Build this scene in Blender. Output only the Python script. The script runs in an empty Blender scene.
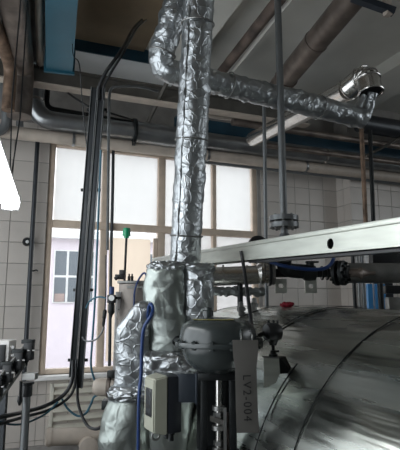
import bpy, bmesh, math, random
from mathutils import Vector, Matrix, noise
random.seed(7)
V = Vector
R = math.radians
sc = bpy.context.scene
col = sc.collection

# ------------------------------------------------------------------ camera
F_PX, HOR = 480.0, 78.0
PITCH, YAW, EYE = math.atan(HOR / F_PX), R(21), 1.7
cam_d = bpy.data.cameras.new('camera')
cam = bpy.data.objects.new('camera', cam_d)
col.objects.link(cam)
cam.location = (0, 0, EYE)
cam.rotation_euler = (math.pi / 2 + PITCH, 0, -YAW)
cam_d.sensor_fit = 'VERTICAL'
cam_d.sensor_height = 36
cam_d.lens = 36 * F_PX / 450
cam_d.clip_start = .02
sc.camera = cam

# ------------------------------------------------------------------ world, light, exposure
w = bpy.data.worlds.new('overcast_sky')
sc.world = w
w.use_nodes = True
wn = w.node_tree.nodes
wn['Background'].inputs[0].default_value = (.90, .96, 1.0, 1)
wn['Background'].inputs[1].default_value = 1.5
sc.view_settings.view_transform = 'Standard'
sc.view_settings.look = 'None'
sc.view_settings.exposure = 1.15
sc.view_settings.gamma = 1
sc.view_settings.use_curve_mapping = False
sc.cycles.max_bounces = 10
sc.cycles.diffuse_bounces = 5
sc.cycles.glossy_bounces = 5
sc.cycles.transparent_max_bounces = 12
sc.cycles.sample_clamp_indirect = 6
sc.cycles.caustics_reflective = False
sc.cycles.caustics_refractive = False

def portal(name, loc, rot, sx, sy):          # guides sampling of daylight through a window opening
    d = bpy.data.lights.new(name, 'AREA')
    d.shape = 'RECTANGLE'; d.size = sx; d.size_y = sy
    d.cycles.is_portal = True
    o = bpy.data.objects.new(name, d); col.objects.link(o)
    o.location = loc; o.rotation_euler = rot
portal('daylight_portal', (1.755, 6.3, 2.24), (-R(90), 0, 0), 2.9, 2.8)
portal('daylight_portal.001', (9.3, -.5, 3.3), (0, R(90), 0), 2.3, 5.0)
portal('daylight_portal.003', (-1.9, 2.45, 2.05), (0, -R(90), 0), 3.1, 5.7)

# ------------------------------------------------------------------ pixel helper (real distances are chosen per object)
fwd = V((math.sin(YAW) * math.cos(PITCH), math.cos(YAW) * math.cos(PITCH), math.sin(PITCH)))
rt = V((math.cos(YAW), -math.sin(YAW), 0))
upv = rt.cross(fwd)
hf = V((math.sin(YAW), math.cos(YAW), 0))
ZU = V((0, 0, 1))
CAM = V((0, 0, EYE))
def at(x, y, d=None, X=None, Y=None, Z=None):
    r = fwd + rt * ((x - 200) / F_PX) + upv * ((225 - y) / F_PX)
    if d is not None: t = d
    elif Y is not None: t = Y / r.y
    elif X is not None: t = X / r.x
    else: t = (Z - EYE) / r.z
    return CAM + r * t
def pxm(px, d): return px * d / F_PX         # pixels to metres at a distance

# ------------------------------------------------------------------ materials
def mat(name, c, rough=.5, metal=0., var=.12, vscale=6., bump=0., bscale=40., spec=.5, c2=None, emit=0., detail=4., stretch=None):
    m = bpy.data.materials.new(name); m.use_nodes = True
    nt = m.node_tree; b = nt.nodes['Principled BSDF']
    b.inputs['Roughness'].default_value = rough
    b.inputs['Metallic'].default_value = metal
    b.inputs['Specular IOR Level'].default_value = spec
    tc = nt.nodes.new('ShaderNodeTexCoord')
    src = tc.outputs['Object']
    if stretch:
        mp = nt.nodes.new('ShaderNodeMapping'); mp.inputs['Scale'].default_value = stretch
        nt.links.new(src, mp.inputs['Vector']); src = mp.outputs[0]
    n = nt.nodes.new('ShaderNodeTexNoise')
    n.inputs['Scale'].default_value = vscale; n.inputs['Detail'].default_value = detail
    nt.links.new(src, n.inputs['Vector'])
    cr = nt.nodes.new('ShaderNodeValToRGB')
    c2 = c2 or tuple(max(0, x * (1 - var * 2.2)) for x in c)
    cr.color_ramp.elements[0].position = .32; cr.color_ramp.elements[0].color = (*c2, 1)
    cr.color_ramp.elements[1].position = .68; cr.color_ramp.elements[1].color = (*c, 1)
    nt.links.new(n.outputs['Fac'], cr.inputs[0]); nt.links.new(cr.outputs[0], b.inputs['Base Color'])
    if bump:
        n2 = nt.nodes.new('ShaderNodeTexNoise'); n2.inputs['Scale'].default_value = bscale; n2.inputs['Detail'].default_value = 5
        nt.links.new(src, n2.inputs['Vector'])
        bp = nt.nodes.new('ShaderNodeBump'); bp.inputs['Strength'].default_value = bump; bp.inputs['Distance'].default_value = .01
        nt.links.new(n2.outputs['Fac'], bp.inputs['Height']); nt.links.new(bp.outputs[0], b.inputs['Normal'])
    if emit:
        b.inputs['Emission Color'].default_value = (*c, 1); b.inputs['Emission Strength'].default_value = emit
    return m

M = {}
M['tile'] = mat('glazed_wall_tile', (.62, .57, .525), .28, var=.05, vscale=2.5)
M['grout'] = mat('tile_grout', (.36, .34, .32), .9, bump=.1)
M['plaster'] = mat('grey_plaster', (.34, .34, .33), .85, var=.10, vscale=1.5, bump=.06)
M['ceil'] = mat('ceiling_paint', (.66, .65, .60), .85, var=.10, vscale=.9, bump=.05)
M['beam_lit'] = mat('pale_lit_beam', (.74, .77, .78), .8, var=.06, vscale=2)  # paler beam colour, with window light on its underside put in
M['ceil_brown'] = mat('brown_ceiling_board', (.24, .18, .115), .8, var=.14, vscale=2.2)  # darker brown tone of the left ceiling bay
M['floor'] = mat('worn_floor', (.17, .16, .15), .45, var=.25, vscale=3, bump=.05)
M['wframe'] = mat('window_frame_paint', (.74, .60, .48), .5, var=.08, vscale=8)
M['sill'] = mat('pale_sill', (.80, .78, .76), .5, var=.05)
M['cream'] = mat('cream_board', (.82, .75, .66), .6, var=.03)
M['louvre'] = mat('louvre_paint', (.72, .69, .60), .5, var=.08)
M['bluepaint'] = mat('teal_blue_duct_paint', (.02, .10, .145), .35, var=.12, vscale=2)
M['navy'] = mat('dark_blue_paint', (.02, .07, .11), .4, var=.2, vscale=3)
M['steelgrey'] = mat('grey_painted_pipe', (.17, .18, .185), .35, metal=.3, var=.12, vscale=4)
M['clad'] = mat('pipe_cladding_metal', (.36, .37, .38), .30, metal=.85, var=.12, vscale=5, bump=.05, bscale=15)
M['bright'] = mat('bright_sheet_metal', (.68, .66, .63), .25, metal=.95, var=.06, vscale=6, bump=.03, bscale=20)
M['brown'] = mat('brown_grey_pipe', (.22, .18, .155), .4, metal=.4, var=.25, vscale=6, bump=.08)
M['rust'] = mat('rusty_steel', (.30, .20, .14), .6, metal=.4, var=.3, vscale=10, bump=.15)
M['darkrust'] = mat('dark_rusty_pipe', (.05, .04, .036), .55, metal=.3, var=.1, vscale=5, c2=(.16, .12, .10), bump=.1)
M['ibeam'] = mat('old_steel_beam', (.14, .13, .115), .6, metal=.3, var=.2, vscale=4, bump=.1)
M['black'] = mat('black_plastic', (.012, .013, .015), .4, var=.1)
M['cable'] = mat('black_cable', (.010, .011, .013), .45, var=.1)
M['darkgrey'] = mat('dark_grey_trunking', (.045, .05, .056), .4, metal=.4, var=.12)
M['midsteel'] = mat('weathered_steel', (.28, .28, .27), .4, metal=.7, var=.15, vscale=12, bump=.06)
M['darksteel'] = mat('dark_valve_iron', (.022, .025, .026), .42, metal=.5, var=.2, vscale=14, bump=.1)
M['valvegrey'] = mat('actuator_grey_paint', (.042, .05, .05), .26, var=.10, vscale=5, spec=.6)
M['beige'] = mat('positioner_beige', (.36, .36, .29), .45, var=.06)
M['housing'] = mat('positioner_dark_housing', (.018, .021, .028), .4, var=.08)
M['bracketblue'] = mat('blue_grey_bracket', (.04, .05, .065), .45, metal=.3)
M['hoseblue'] = mat('blue_rubber_hose', (.012, .04, .15), .4, var=.08)
M['blue'] = mat('bright_blue_paint', (.05, .27, .60), .4, var=.08)
M['teal'] = mat('teal_cable', (.03, .13, .19), .45)
M['greencap'] = mat('green_lamp_cap', (.0, .28, .12), .3, var=.05)
M['white'] = mat('white_plastic', (.75, .75, .74), .4, var=.04)
M['red'] = mat('red_cloth', (.30, .012, .03), .9, var=.2, vscale=30)
M['yellow'] = mat('yellow_label', (.30, .26, .05), .5)
M['tag'] = mat('grey_tag_plate', (.125, .118, .108), .5, metal=.2, var=.08, vscale=8)
M['ink'] = mat('black_ink', (.015, .015, .015), .7)
M['pinkwall'] = mat('facade_render', (.70, .61, .655), .9, var=.03)
M['ground'] = mat('outside_ground', (.4, .4, .4), .9)
M['facglass'] = mat('facade_glass', (.11, .13, .15), .25, var=.1, vscale=.5)
M['curtain'] = mat('window_curtain', (.35, .25, .22), .9)
M['cabinet'] = mat('brown_grey_cabinet', (.20, .18, .165), .35, metal=.6, var=.08, stretch=(1, 1, .15))
M['pipebeige'] = mat('beige_painted_pipe', (.52, .45, .385), .5, var=.1)
M['plant'] = mat('plant_leaf', (.08, .25, .04), .6)

def foil_mat(name, c, rough, k1=.30, s1=16, k2=.16, s2=42, crease=.42):
    """crumpled metal foil: flat facets of random tilt at two sizes, warped so the creases wander"""
    m = mat(name, c, rough, 1.0, var=.05, vscale=5)
    nt = m.node_tree; b = nt.nodes['Principled BSDF']; L = nt.links
    tc = nt.nodes.new('ShaderNodeTexCoord')
    n1 = nt.nodes.new('ShaderNodeTexNoise'); n1.inputs['Scale'].default_value = 6; n1.inputs['Detail'].default_value = 2
    L.new(tc.outputs['Object'], n1.inputs['Vector'])
    wa = nt.nodes.new('ShaderNodeVectorMath'); wa.operation = 'MULTIPLY_ADD'; wa.inputs[1].default_value = (.12, .12, .12)
    L.new(n1.outputs['Color'], wa.inputs[0]); L.new(tc.outputs['Object'], wa.inputs[2])
    ge = nt.nodes.new('ShaderNodeNewGeometry'); cur = ge.outputs['Normal']
    for k, sc_ in ((k1, s1), (k2, s2)):
        vo = nt.nodes.new('ShaderNodeTexVoronoi'); vo.inputs['Scale'].default_value = sc_; vo.feature = 'F1'
        L.new(wa.outputs[0], vo.inputs['Vector'])
        su = nt.nodes.new('ShaderNodeVectorMath'); su.operation = 'SUBTRACT'; su.inputs[1].default_value = (.5, .5, .5)
        L.new(vo.outputs['Color'], su.inputs[0])
        ma = nt.nodes.new('ShaderNodeVectorMath'); ma.operation = 'MULTIPLY_ADD'; ma.inputs[1].default_value = (k, k, k)
        L.new(su.outputs[0], ma.inputs[0]); L.new(cur, ma.inputs[2]); cur = ma.outputs[0]
    no = nt.nodes.new('ShaderNodeVectorMath'); no.operation = 'NORMALIZE'; L.new(cur, no.inputs[0])
    ve = nt.nodes.new('ShaderNodeTexVoronoi'); ve.inputs['Scale'].default_value = s1 * 1.3; ve.feature = 'DISTANCE_TO_EDGE'
    L.new(wa.outputs[0], ve.inputs['Vector'])
    mr = nt.nodes.new('ShaderNodeMapRange'); mr.inputs[2].default_value = .10; mr.interpolation_type = 'SMOOTHSTEP'
    L.new(ve.outputs['Distance'], mr.inputs[0])
    bp = nt.nodes.new('ShaderNodeBump'); bp.inputs['Strength'].default_value = crease; bp.inputs['Distance'].default_value = .005; bp.invert = True
    L.new(mr.outputs[0], bp.inputs['Height']); L.new(no.outputs[0], bp.inputs['Normal'])
    L.new(bp.outputs[0], b.inputs['Normal'])
    return m
M['foil'] = foil_mat('aluminium_foil_lagging', (.43, .45, .465), .40, .20, 15, .16, 40, .36)
M['foil_soft'] = foil_mat('foil_cloth_lagging', (.35, .38, .36), .42, .16, 7, .10, 22, .14)

def steel_mat():                              # polished cladding with long scuffs
    m = bpy.data.materials.new('tank_cladding_steel'); m.use_nodes = True
    nt = m.node_tree; b = nt.nodes['Principled BSDF']
    b.inputs['Metallic'].default_value = 1
    tc = nt.nodes.new('ShaderNodeTexCoord')
    mp = nt.nodes.new('ShaderNodeMapping'); mp.inputs['Scale'].default_value = (9, .9, 9)
    n = nt.nodes.new('ShaderNodeTexNoise'); n.inputs['Scale'].default_value = 1.6; n.inputs['Detail'].default_value = 6
    nt.links.new(tc.outputs['Object'], mp.inputs['Vector']); nt.links.new(mp.outputs[0], n.inputs['Vector'])
    cr = nt.nodes.new('ShaderNodeMapRange'); cr.inputs[1].default_value = .3; cr.inputs[2].default_value = .7
    cr.inputs[3].default_value = .16; cr.inputs[4].default_value = .36
    nt.links.new(n.outputs['Fac'], cr.inputs[0]); nt.links.new(cr.outputs[0], b.inputs['Roughness'])
    cc = nt.nodes.new('ShaderNodeValToRGB')
    cc.color_ramp.elements[0].color = (.36, .38, .35, 1); cc.color_ramp.elements[1].color = (.62, .64, .60, 1)
    nt.links.new(n.outputs['Fac'], cc.inputs[0]); nt.links.new(cc.outputs[0], b.inputs['Base Color'])
    n2 = nt.nodes.new('ShaderNodeTexNoise'); n2.inputs['Scale'].default_value = 1.0; n2.inputs['Detail'].default_value = 3
    mp2 = nt.nodes.new('ShaderNodeMapping'); mp2.inputs['Scale'].default_value = (10, .8, 10)
    nt.links.new(tc.outputs['Object'], mp2.inputs['Vector']); nt.links.new(mp2.outputs[0], n2.inputs['Vector'])
    bp = nt.nodes.new('ShaderNodeBump'); bp.inputs['Strength'].default_value = .5; bp.inputs['Distance'].default_value = .02
    nt.links.new(n2.outputs['Fac'], bp.inputs['Height']); nt.links.new(bp.outputs[0], b.inputs['Normal'])
    return m
M['tank'] = steel_mat()

def stainless():
    m = mat('satin_stainless_channel', (.62, .64, .58), .38, .75, var=.10, vscale=9, stretch=(1, .5, 3))
    return m
M['channel'] = stainless()

def glass_mat(name, haze, tint, tc_=(.9, .9, .88)):
    m = bpy.data.materials.new(name); m.use_nodes = True
    nt = m.node_tree; nt.nodes.clear()
    o = nt.nodes.new('ShaderNodeOutputMaterial')
    tr = nt.nodes.new('ShaderNodeBsdfTransparent'); tr.inputs[0].default_value = (*tint, 1)
    tl = nt.nodes.new('ShaderNodeBsdfTranslucent'); tl.inputs[0].default_value = (*tc_, 1)
    gl = nt.nodes.new('ShaderNodeBsdfGlossy'); gl.inputs['Roughness'].default_value = .08
    m1 = nt.nodes.new('ShaderNodeMixShader'); m1.inputs[0].default_value = haze
    m2 = nt.nodes.new('ShaderNodeMixShader'); m2.inputs[0].default_value = .04
    n = nt.nodes.new('ShaderNodeTexNoise'); n.inputs['Scale'].default_value = 1.5
    mr = nt.nodes.new('ShaderNodeMapRange'); mr.inputs[3].default_value = haze * .8; mr.inputs[4].default_value = min(1, haze * 1.2)
    nt.links.new(n.outputs['Fac'], mr.inputs[0]); nt.links.new(mr.outputs[0], m1.inputs[0])
    nt.links.new(tr.outputs[0], m1.inputs[1]); nt.links.new(tl.outputs[0], m1.inputs[2])
    nt.links.new(m1.outputs[0], m2.inputs[1]); nt.links.new(gl.outputs[0], m2.inputs[2])
    nt.links.new(m2.outputs[0], o.inputs[0])
    return m
M['glass_clear'] = glass_mat('clear_window_glass', .04, (.95, .96, .97))
M['glass_haze'] = glass_mat('hazy_window_glass', .6, (.72, .72, .72), (.70, .69, .67))  # milky tint put in to haze and dim the sky behind the panes
M['milky'] = glass_mat('milky_gauge_plastic', .9, (.9, .9, .9), (.9, .9, .9))
M['cream_film'] = glass_mat('cream_window_film', .97, (.7, .66, .6), (.86, .78, .69))

# ------------------------------------------------------------------ geometry builder
def frame_of(t):
    t = t.normalized()
    a = V((0, 0, 1)) if abs(t.z) < .9 else V((1, 0, 0))
    u = a.cross(t).normalized()
    return u, t.cross(u).normalized(), t

def fillet(pts, r, steps=7):
    out = [pts[0]]
    for i in range(1, len(pts) - 1):
        p, a, b = pts[i], pts[i - 1] - pts[i], pts[i + 1] - pts[i]
        rr = min(r, a.length * .48, b.length * .48)
        A, B = p + a.normalized() * rr, p + b.normalized() * rr
        for k in range(steps + 1):
            s = k / steps
            out.append(A * (1 - s) ** 2 + p * 2 * s * (1 - s) + B * s * s)
    out.append(pts[-1])
    return out

def spline(pts, n=8):
    P = [pts[0] * 2 - pts[1]] + list(pts) + [pts[-1] * 2 - pts[-2]]
    out = []
    for i in range(1, len(P) - 2):
        a, b, c, d = P[i - 1:i + 3]
        for k in range(n):
            t = k / n
            out.append(.5 * (2 * b + (c - a) * t + (2 * a - 5 * b + 4 * c - d) * t * t + (3 * b - a - 3 * c + d) * t ** 3))
    out.append(pts[-1])
    return out

def resample(pts, step):
    out = [pts[0]]; acc = 0
    for a, b in zip(pts, pts[1:]):
        L = (b - a).length
        n = max(1, round(L / step))
        for k in range(1, n + 1): out.append(a.lerp(b, k / n))
    return out

def crumple(p, amp, fr):
    """folded sheet: cells with creases between them"""
    q = V(p) * fr
    q = q + V((noise.noise(q * .7), noise.noise(q * .7 + V((9, 0, 0))), noise.noise(q * .7 + V((0, 9, 0))))) * .5
    d = noise.voronoi(q)[0]
    b = 1 - 2 * abs(noise.noise(q * 1.9 + V((7, 3, 1))))
    return amp * (1.1 * min(d[1] - d[0], .7) + .30 * b - .45)

class G:
    def __init__(s): s.v, s.f = [], []
    def add(s, v, f):
        o = len(s.v); s.v += [V(x) for x in v]; s.f += [tuple(i + o for i in q) for q in f]; return s
    def box(s, c, size, axes=None, bev=0.):
        ax = axes or (V((1, 0, 0)), V((0, 1, 0)), V((0, 0, 1)))
        bm = bmesh.new(); bmesh.ops.create_cube(bm, size=1)
        for q in bm.verts: q.co = V((q.co.x * size[0], q.co.y * size[1], q.co.z * size[2]))
        if bev: bmesh.ops.bevel(bm, geom=bm.edges[:], offset=bev, segments=2, affect='EDGES', profile=.5)
        bm.verts.index_update()
        s.add([V(c) + ax[0] * q.co.x + ax[1] * q.co.y + ax[2] * q.co.z for q in bm.verts], [[q.index for q in fc.verts] for fc in bm.faces])
        bm.free(); return s
    def tube(s, pts, r, n=14, caps=True, disp=None, scale=None):
        pts = [V(p) for p in pts]; N = len(pts)
        rr = r if callable(r) else (lambda t: r)
        ts = [(pts[min(i + 1, N - 1)] - pts[max(i - 1, 0)]).normalized() for i in range(N)]
        u = frame_of(ts[0])[0]
        vs = []
        for i in range(N):
            u = (u - ts[i] * u.dot(ts[i])).normalized(); w_ = ts[i].cross(u)
            ra = rr(i / (N - 1)) if callable(r) else r
            for k in range(n):
                a = 2 * math.pi * k / n
                sx, sy = scale if scale else (1, 1)
                dr = u * math.cos(a) * sx + w_ * math.sin(a) * sy
                p = pts[i] + dr * ra
                if disp: p = p + dr.normalized() * disp(p)
                vs.append(p)
        fs = [(i * n + k, i * n + (k + 1) % n, (i + 1) * n + (k + 1) % n, (i + 1) * n + k) for i in range(N - 1) for k in range(n)]
        if caps: fs += [tuple(range(n - 1, -1, -1)), tuple((N - 1) * n + k for k in range(n))]
        return s.add(vs, fs)
    def cyl(s, a, b, r, n=20, r2=None):
        return s.tube([a, b], (lambda t: r + ((r if r2 is None else r2) - r) * t), n)
    def lathe(s, o, ax, prof, n=28):
        u, w_, t = frame_of(V(ax)); o = V(o)
        vs, fs = [], []
        for (r, h) in prof:
            for k in range(n):
                a = 2 * math.pi * k / n
                vs.append(o + t * h + (u * math.cos(a) + w_ * math.sin(a)) * max(r, 1e-5))
        for i in range(len(prof) - 1):
            for k in range(n): fs.append((i * n + k, i * n + (k + 1) % n, (i + 1) * n + (k + 1) % n, (i + 1) * n + k))
        if prof[0][0] > 1e-4: fs.append(tuple(range(n - 1, -1, -1)))
        if prof[-1][0] > 1e-4: fs.append(tuple((len(prof) - 1) * n + k for k in range(n)))
        return s.add(vs, fs)
    def ring(s, c, ax, r, t, n=24, m=8):
        u, w_, a_ = frame_of(V(ax)); c = V(c)
        pts = [c + (u * math.cos(2 * math.pi * k / n) + w_ * math.sin(2 * math.pi * k / n)) * r for k in range(n)]
        vs, fs = [], []
        for k in range(n):
            d = (pts[k] - c).normalized()
            for j in range(m):
                b = 2 * math.pi * j / m
                vs.append(pts[k] + d * t * math.cos(b) + a_ * t * math.sin(b))
        for k in range(n):
            for j in range(m): fs.append((k * m + j, k * m + (j + 1) % m, ((k + 1) % n) * m + (j + 1) % m, ((k + 1) % n) * m + j))
        return s.add(vs, fs)
    def prism(s, poly, ext):                 # polygon points and an extrusion vector
        n = len(poly); ext = V(ext)
        return s.add(list(poly) + [V(p) + ext for p in poly],
                     [tuple(range(n - 1, -1, -1)), tuple(range(n, 2 * n))] + [(k, (k + 1) % n, n + (k + 1) % n, n + k) for k in range(n)])
    def obj(s, name, m, parent=None, smooth=True, ang=38):
        if parent is None:
            lo = V([min(q[i] for q in s.v) for i in range(3)]); hi = V([max(q[i] for q in s.v) for i in range(3)])
            org = V(((lo.x + hi.x) / 2, (lo.y + hi.y) / 2, lo.z))
        else: org = world_org(parent)
        me = bpy.data.meshes.new(name)
        me.from_pydata([q - org for q in s.v], [], s.f)
        bm = bmesh.new(); bm.from_mesh(me); bmesh.ops.recalc_face_normals(bm, faces=bm.faces[:]); bm.to_mesh(me); bm.free()
        if smooth:
            me.polygons.foreach_set('use_smooth', [True] * len(me.polygons)); me.set_sharp_from_angle(angle=R(ang))
        me.materials.append(M[m] if isinstance(m, str) else m)
        o = bpy.data.objects.new(name, me); col.objects.link(o)
        if parent is None: o.location = org
        else: o.parent = parent
        return o

def world_org(o):
    p = V((0, 0, 0))
    while o is not None: p = p + o.location; o = o.parent
    return p
def tag(o, label, cat=None, group=None, kind=None):
    o['label'] = label
    if cat: o['category'] = cat
    if group: o['group'] = group
    if kind: o['kind'] = kind
    return o
def thing(name, loc, label, cat, group=None):
    o = bpy.data.objects.new(name, None); o.empty_display_size = .05; col.objects.link(o); o.location = loc
    return tag(o, label, cat, group)
def struct(o, label=None):
    o['kind'] = 'structure'
    if label: o['label'] = label
    return o

# ================================================================== THE ROOM
WX0, WX1, WZ0, WZ1 = .32, 3.19, .88, 3.70        # window opening in the back wall
XL, XR, YF, YB, ZC = -1.6, 9.0, -3.5, 6.0, 4.7
struct(G().box(((XL + XR) / 2, (YF + YB) / 2, -.1), (XR - XL + .5, YB - YF + .5, .2)).obj('floor', 'floor', smooth=False), 'dark worn concrete floor')
g = G()
T = .25
g.box(((XL + WX0) / 2, YB + T / 2, ZC / 2), (WX0 - XL, T, ZC))
g.box(((XR + WX1) / 2, YB + T / 2, ZC / 2), (XR - WX1, T, ZC))
g.box(((WX0 + WX1) / 2, YB + T / 2, WZ0 / 2), (WX1 - WX0, T, WZ0))
g.box(((WX0 + WX1) / 2, YB + T / 2, (WZ1 + ZC) / 2), (WX1 - WX0, T, ZC - WZ1))
wall_back = struct(g.obj('wall_back', 'grout', smooth=False), 'grey tiled back wall around the big window')

def wall_with_hole(name, axis, pos, a0, a1, h0, h1, z0, z1, label):
    g = G()
    def bx(p0, p1, q0, q1):
        if axis == 'x': g.box((pos, (p0 + p1) / 2, (q0 + q1) / 2), (T, p1 - p0, q1 - q0))
        else: g.box(((p0 + p1) / 2, pos, (q0 + q1) / 2), (p1 - p0, T, q1 - q0))
    bx(a0, h0, 0, ZC); bx(h1, a1, 0, ZC); bx(h0, h1, 0, z0); bx(h0, h1, z1, ZC)
    return struct(g.obj(name, 'plaster', smooth=False), label)
wall_with_hole('wall_left', 'x', XL - T / 2, YF, YB, -.4, 5.3, .5, 3.6, 'grey left wall with a long added window')
wall_with_hole('wall_right', 'x', XR + T / 2, YF, YB, -3.0, 2.0, 2.2, 4.45, 'grey right wall with an added window')
struct(G().box(((XL + XR) / 2, YF - T / 2, ZC / 2), (XR - XL, T, ZC)).obj('wall_front', 'plaster', smooth=False), 'plain grey wall behind the viewer')
for nm, pts in (('added_window_2', [(XR + .12, y, z) for y, z in ((-3., 2.2), (2., 2.2), (2., 4.45), (-3., 4.45))]),
                ('added_window_3', [(XL - .12, y, z) for y, z in ((-.4, .5), (5.3, .5), (5.3, 3.6), (-.4, 3.6))])):
    r = bpy.data.objects.new(nm, None); col.objects.link(r); r.location = pts[0]; struct(r, 'wide added window outside the view')  # windows added out of view to brighten the room with daylight
    P4 = [V(p) for p in pts]; nrm = (P4[1] - P4[0]).cross(P4[2] - P4[0]).normalized()
    for a, b in zip(P4, P4[1:] + P4[:1]):
        G().box((a + b) / 2, ((b - a).length, .06, .06), ((b - a).normalized(), nrm, nrm.cross((b - a).normalized()))).obj('frame_rail', 'wframe', r)
    for k in range(1, 6):
        a, b = P4[0].lerp(P4[1], k / 6), P4[3].lerp(P4[2], k / 6)
        G().box((a + b) / 2, ((b - a).length, .06, .06), ((b - a).normalized(), nrm, nrm.cross((b - a).normalized()))).obj('mullion', 'wframe', r)
    for k in range(6):
        G().add([P4[0].lerp(P4[1], k / 6), P4[0].lerp(P4[1], (k + 1) / 6), P4[3].lerp(P4[2], (k + 1) / 6), P4[3].lerp(P4[2], k / 6)], [(0, 1, 2, 3)]).obj('pane', 'glass_clear', r)

# --- wall tiles, each its own piece (shared mesh)
TW, TH = .25, .248
def tile_mesh():
    bm = bmesh.new(); bmesh.ops.create_cube(bm, size=1)
    for q in bm.verts: q.co = V((q.co.x * (TW - .007), q.co.y * .012, q.co.z * (TH - .007)))
    es = [e for e in bm.edges if all(q.co.y < 0 for q in e.verts)]
    bmesh.ops.bevel(bm, geom=es, offset=.003, segments=1, affect='EDGES')
    me = bpy.data.meshes.new('tile'); bm.to_mesh(me); bm.free(); me.materials.append(M['tile']); return me
TM = tile_mesh()
def put_tile(parent, p, rotz=0, sx=1, sz=1):
    o = bpy.data.objects.new('tile', TM); col.objects.link(o); o.parent = parent
    o.location = V(p) - world_org(parent); o.rotation_euler = (random.uniform(-.004, .004), 0, rotz + random.uniform(-.004, .004)); o.scale = (sx, 1, sz)
def tile_area(parent, x0, x1, z0, z1, y, ox, oz=3.396):
    i = math.floor((x0 - ox) / TW)
    while ox + i * TW < x1 - .02:
        a, b = max(x0, ox + i * TW), min(x1, ox + (i + 1) * TW)
        j = math.floor((z0 - oz) / TH)
        while oz + j * TH < z1 - .02:
            c, d = max(z0, oz + j * TH), min(z1, oz + (j + 1) * TH)
            if b - a > .03 and d - c > .03: put_tile(parent, ((a + b) / 2, y - .003, (c + d) / 2), 0, (b - a) / TW, (d - c) / TH)
            j += 1
        i += 1
tile_area(wall_back, -.84, WX0 - .005, .12, 3.9, YB, -.09)
tile_area(wall_back, WX0 - .005, 1.4, .12, WZ0 - .06, YB, -.09)
tile_area(wall_back, WX1 + .05, 4.56, .9, 3.9, YB, 4.307)
struct(G().box((2.0, YB - .02, .06), (7.2, .04, .12)).obj('baseboard_back', 'grout', smooth=False), 'dark skirting along the tiled wall')

# pier standing forward of the back wall
PX, PY = 4.56, 5.66
pier = struct(G().box(((PX + 7.2) / 2, (PY + YB) / 2 + .01, ZC / 2), (7.2 - PX, YB - PY, ZC)).obj('wall_pier', 'grout', smooth=False), 'tiled pier projecting from the back wall at the right')
for k in range(2):
    for j in range(12):
        put_tile(pier, (PX - .003, PY + .085 + k * .17, 3.396 + .124 - j * TH), -R(90), .17 / TW, 1)
M['tile_grey'] = M['tile']
for i in range(6):
    for j in range(8):
        put_tile(pier, (PX + .125 + i * TW, PY - .003 + .01, 3.396 + .124 - j * TH))

# --- ceiling with downstand beams
ceil = struct(G().box(((XL + XR) / 2, (YF + YB) / 2, ZC + .1), (XR - XL + .5, YB - YF + .5, .2)).obj('ceiling', 'ceil', smooth=False), 'grey ceiling slab')
bx_r = at(226, 22, Z=4.42).x                     # right edge of the deep beam
G().box((bx_r - .25, 2.2, 4.56), (.5, 5.6, .28)).obj('beam', 'ceil', ceil, smooth=False)
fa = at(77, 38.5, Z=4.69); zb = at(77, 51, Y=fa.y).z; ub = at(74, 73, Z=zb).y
G().box(((XL + bx_r) / 2, (fa.y + ub) / 2, (ZC + zb) / 2), (bx_r - XL, ub - fa.y, ZC - zb)).obj('beam', 'beam_lit', ceil, smooth=False)
G().box(((XL + bx_r) / 2, fa.y - .012, (ZC + zb) / 2), (bx_r - XL, .02, ZC - zb)).obj('beam_face', 'navy', ceil, smooth=False)  # thin dark blue sheet over the front face of the pale beam
G().box(((XL + bx_r - .5) / 2, (YF + fa.y) / 2, ZC - .015), (bx_r - .5 - XL, fa.y - YF - .03, .03)).obj('soffit_board', 'ceil_brown', ceil, smooth=False)
cj = at(400, 52, Z=4.69)
G().box((cj.x + .3, 2.2, 4.62), (.6, 7.5, .16)).obj('beam', 'ceil', ceil, smooth=False)

# --- the big window
win = bpy.data.objects.new('window_1', None); col.objects.link(win); win.location = (WX0, YB, WZ0); struct(win, 'large window with beige frames and hazy panes')
FY = YB + .07
def bar(x0, x1, z0, z1, name, dep=.09, m='wframe'):
    G().box(((x0 + x1) / 2, FY, (z0 + z1) / 2), (x1 - x0, dep, z1 - z0), bev=.006).obj(name, m, win)
MU = [1.02, 1.77, 2.53]; RZ = 2.66
bar(WX0 - .005, WX0 + .07, WZ0, WZ1, 'frame_jamb'); bar(WX1 - .07, WX1 + .005, WZ0, WZ1, 'frame_jamb')
bar(WX0 + .07, WX1 - .07, WZ1 - .06, WZ1, 'frame_head'); bar(WX0 + .07, WX1 - .07, WZ0, WZ0 + .06, 'frame_bottom')
bar(WX0 + .07, WX1 - .07, RZ - .045, RZ + .045, 'transom', .10)
for x, hw in zip(MU, (.045, .05, .03)):
    bar(x - hw, x + hw, WZ0 + .06, RZ - .045, 'mullion', .085); bar(x - hw, x + hw, RZ + .045, WZ1 - .06, 'mullion', .085)
xs = [WX0 + .07] + MU + [WX1 - .07]
for i in range(4):
    a, b = xs[i] + .01, xs[i + 1] - .01
    for lo, hi, up_ in ((WZ0 + .06, RZ - .045, 0), (RZ + .045, WZ1 - .06, 1)):
        m = 'glass_haze' if up_ or i > 1 else 'glass_clear'
        G().box(((a + b) / 2, FY + .01, (lo + hi) / 2), (b - a, .006, hi - lo)).obj('pane', m, win, smooth=False)
# opaque cream panel with its own sash in the second bay
G().box((1.36, FY - .015, 1.76), (.54, .006, 1.52)).obj('film_panel', 'cream_film', win, smooth=False)
G().box((1.69, FY - .02, 1.76), (.05, .05, 1.55)).obj('sash_stile', 'wframe', win)
G().box(((WX0 + WX1) / 2, YB - .03, WZ0 - .025), (WX1 - WX0 + .1, .16, .05), bev=.008).obj('sill', 'sill', win)

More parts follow.
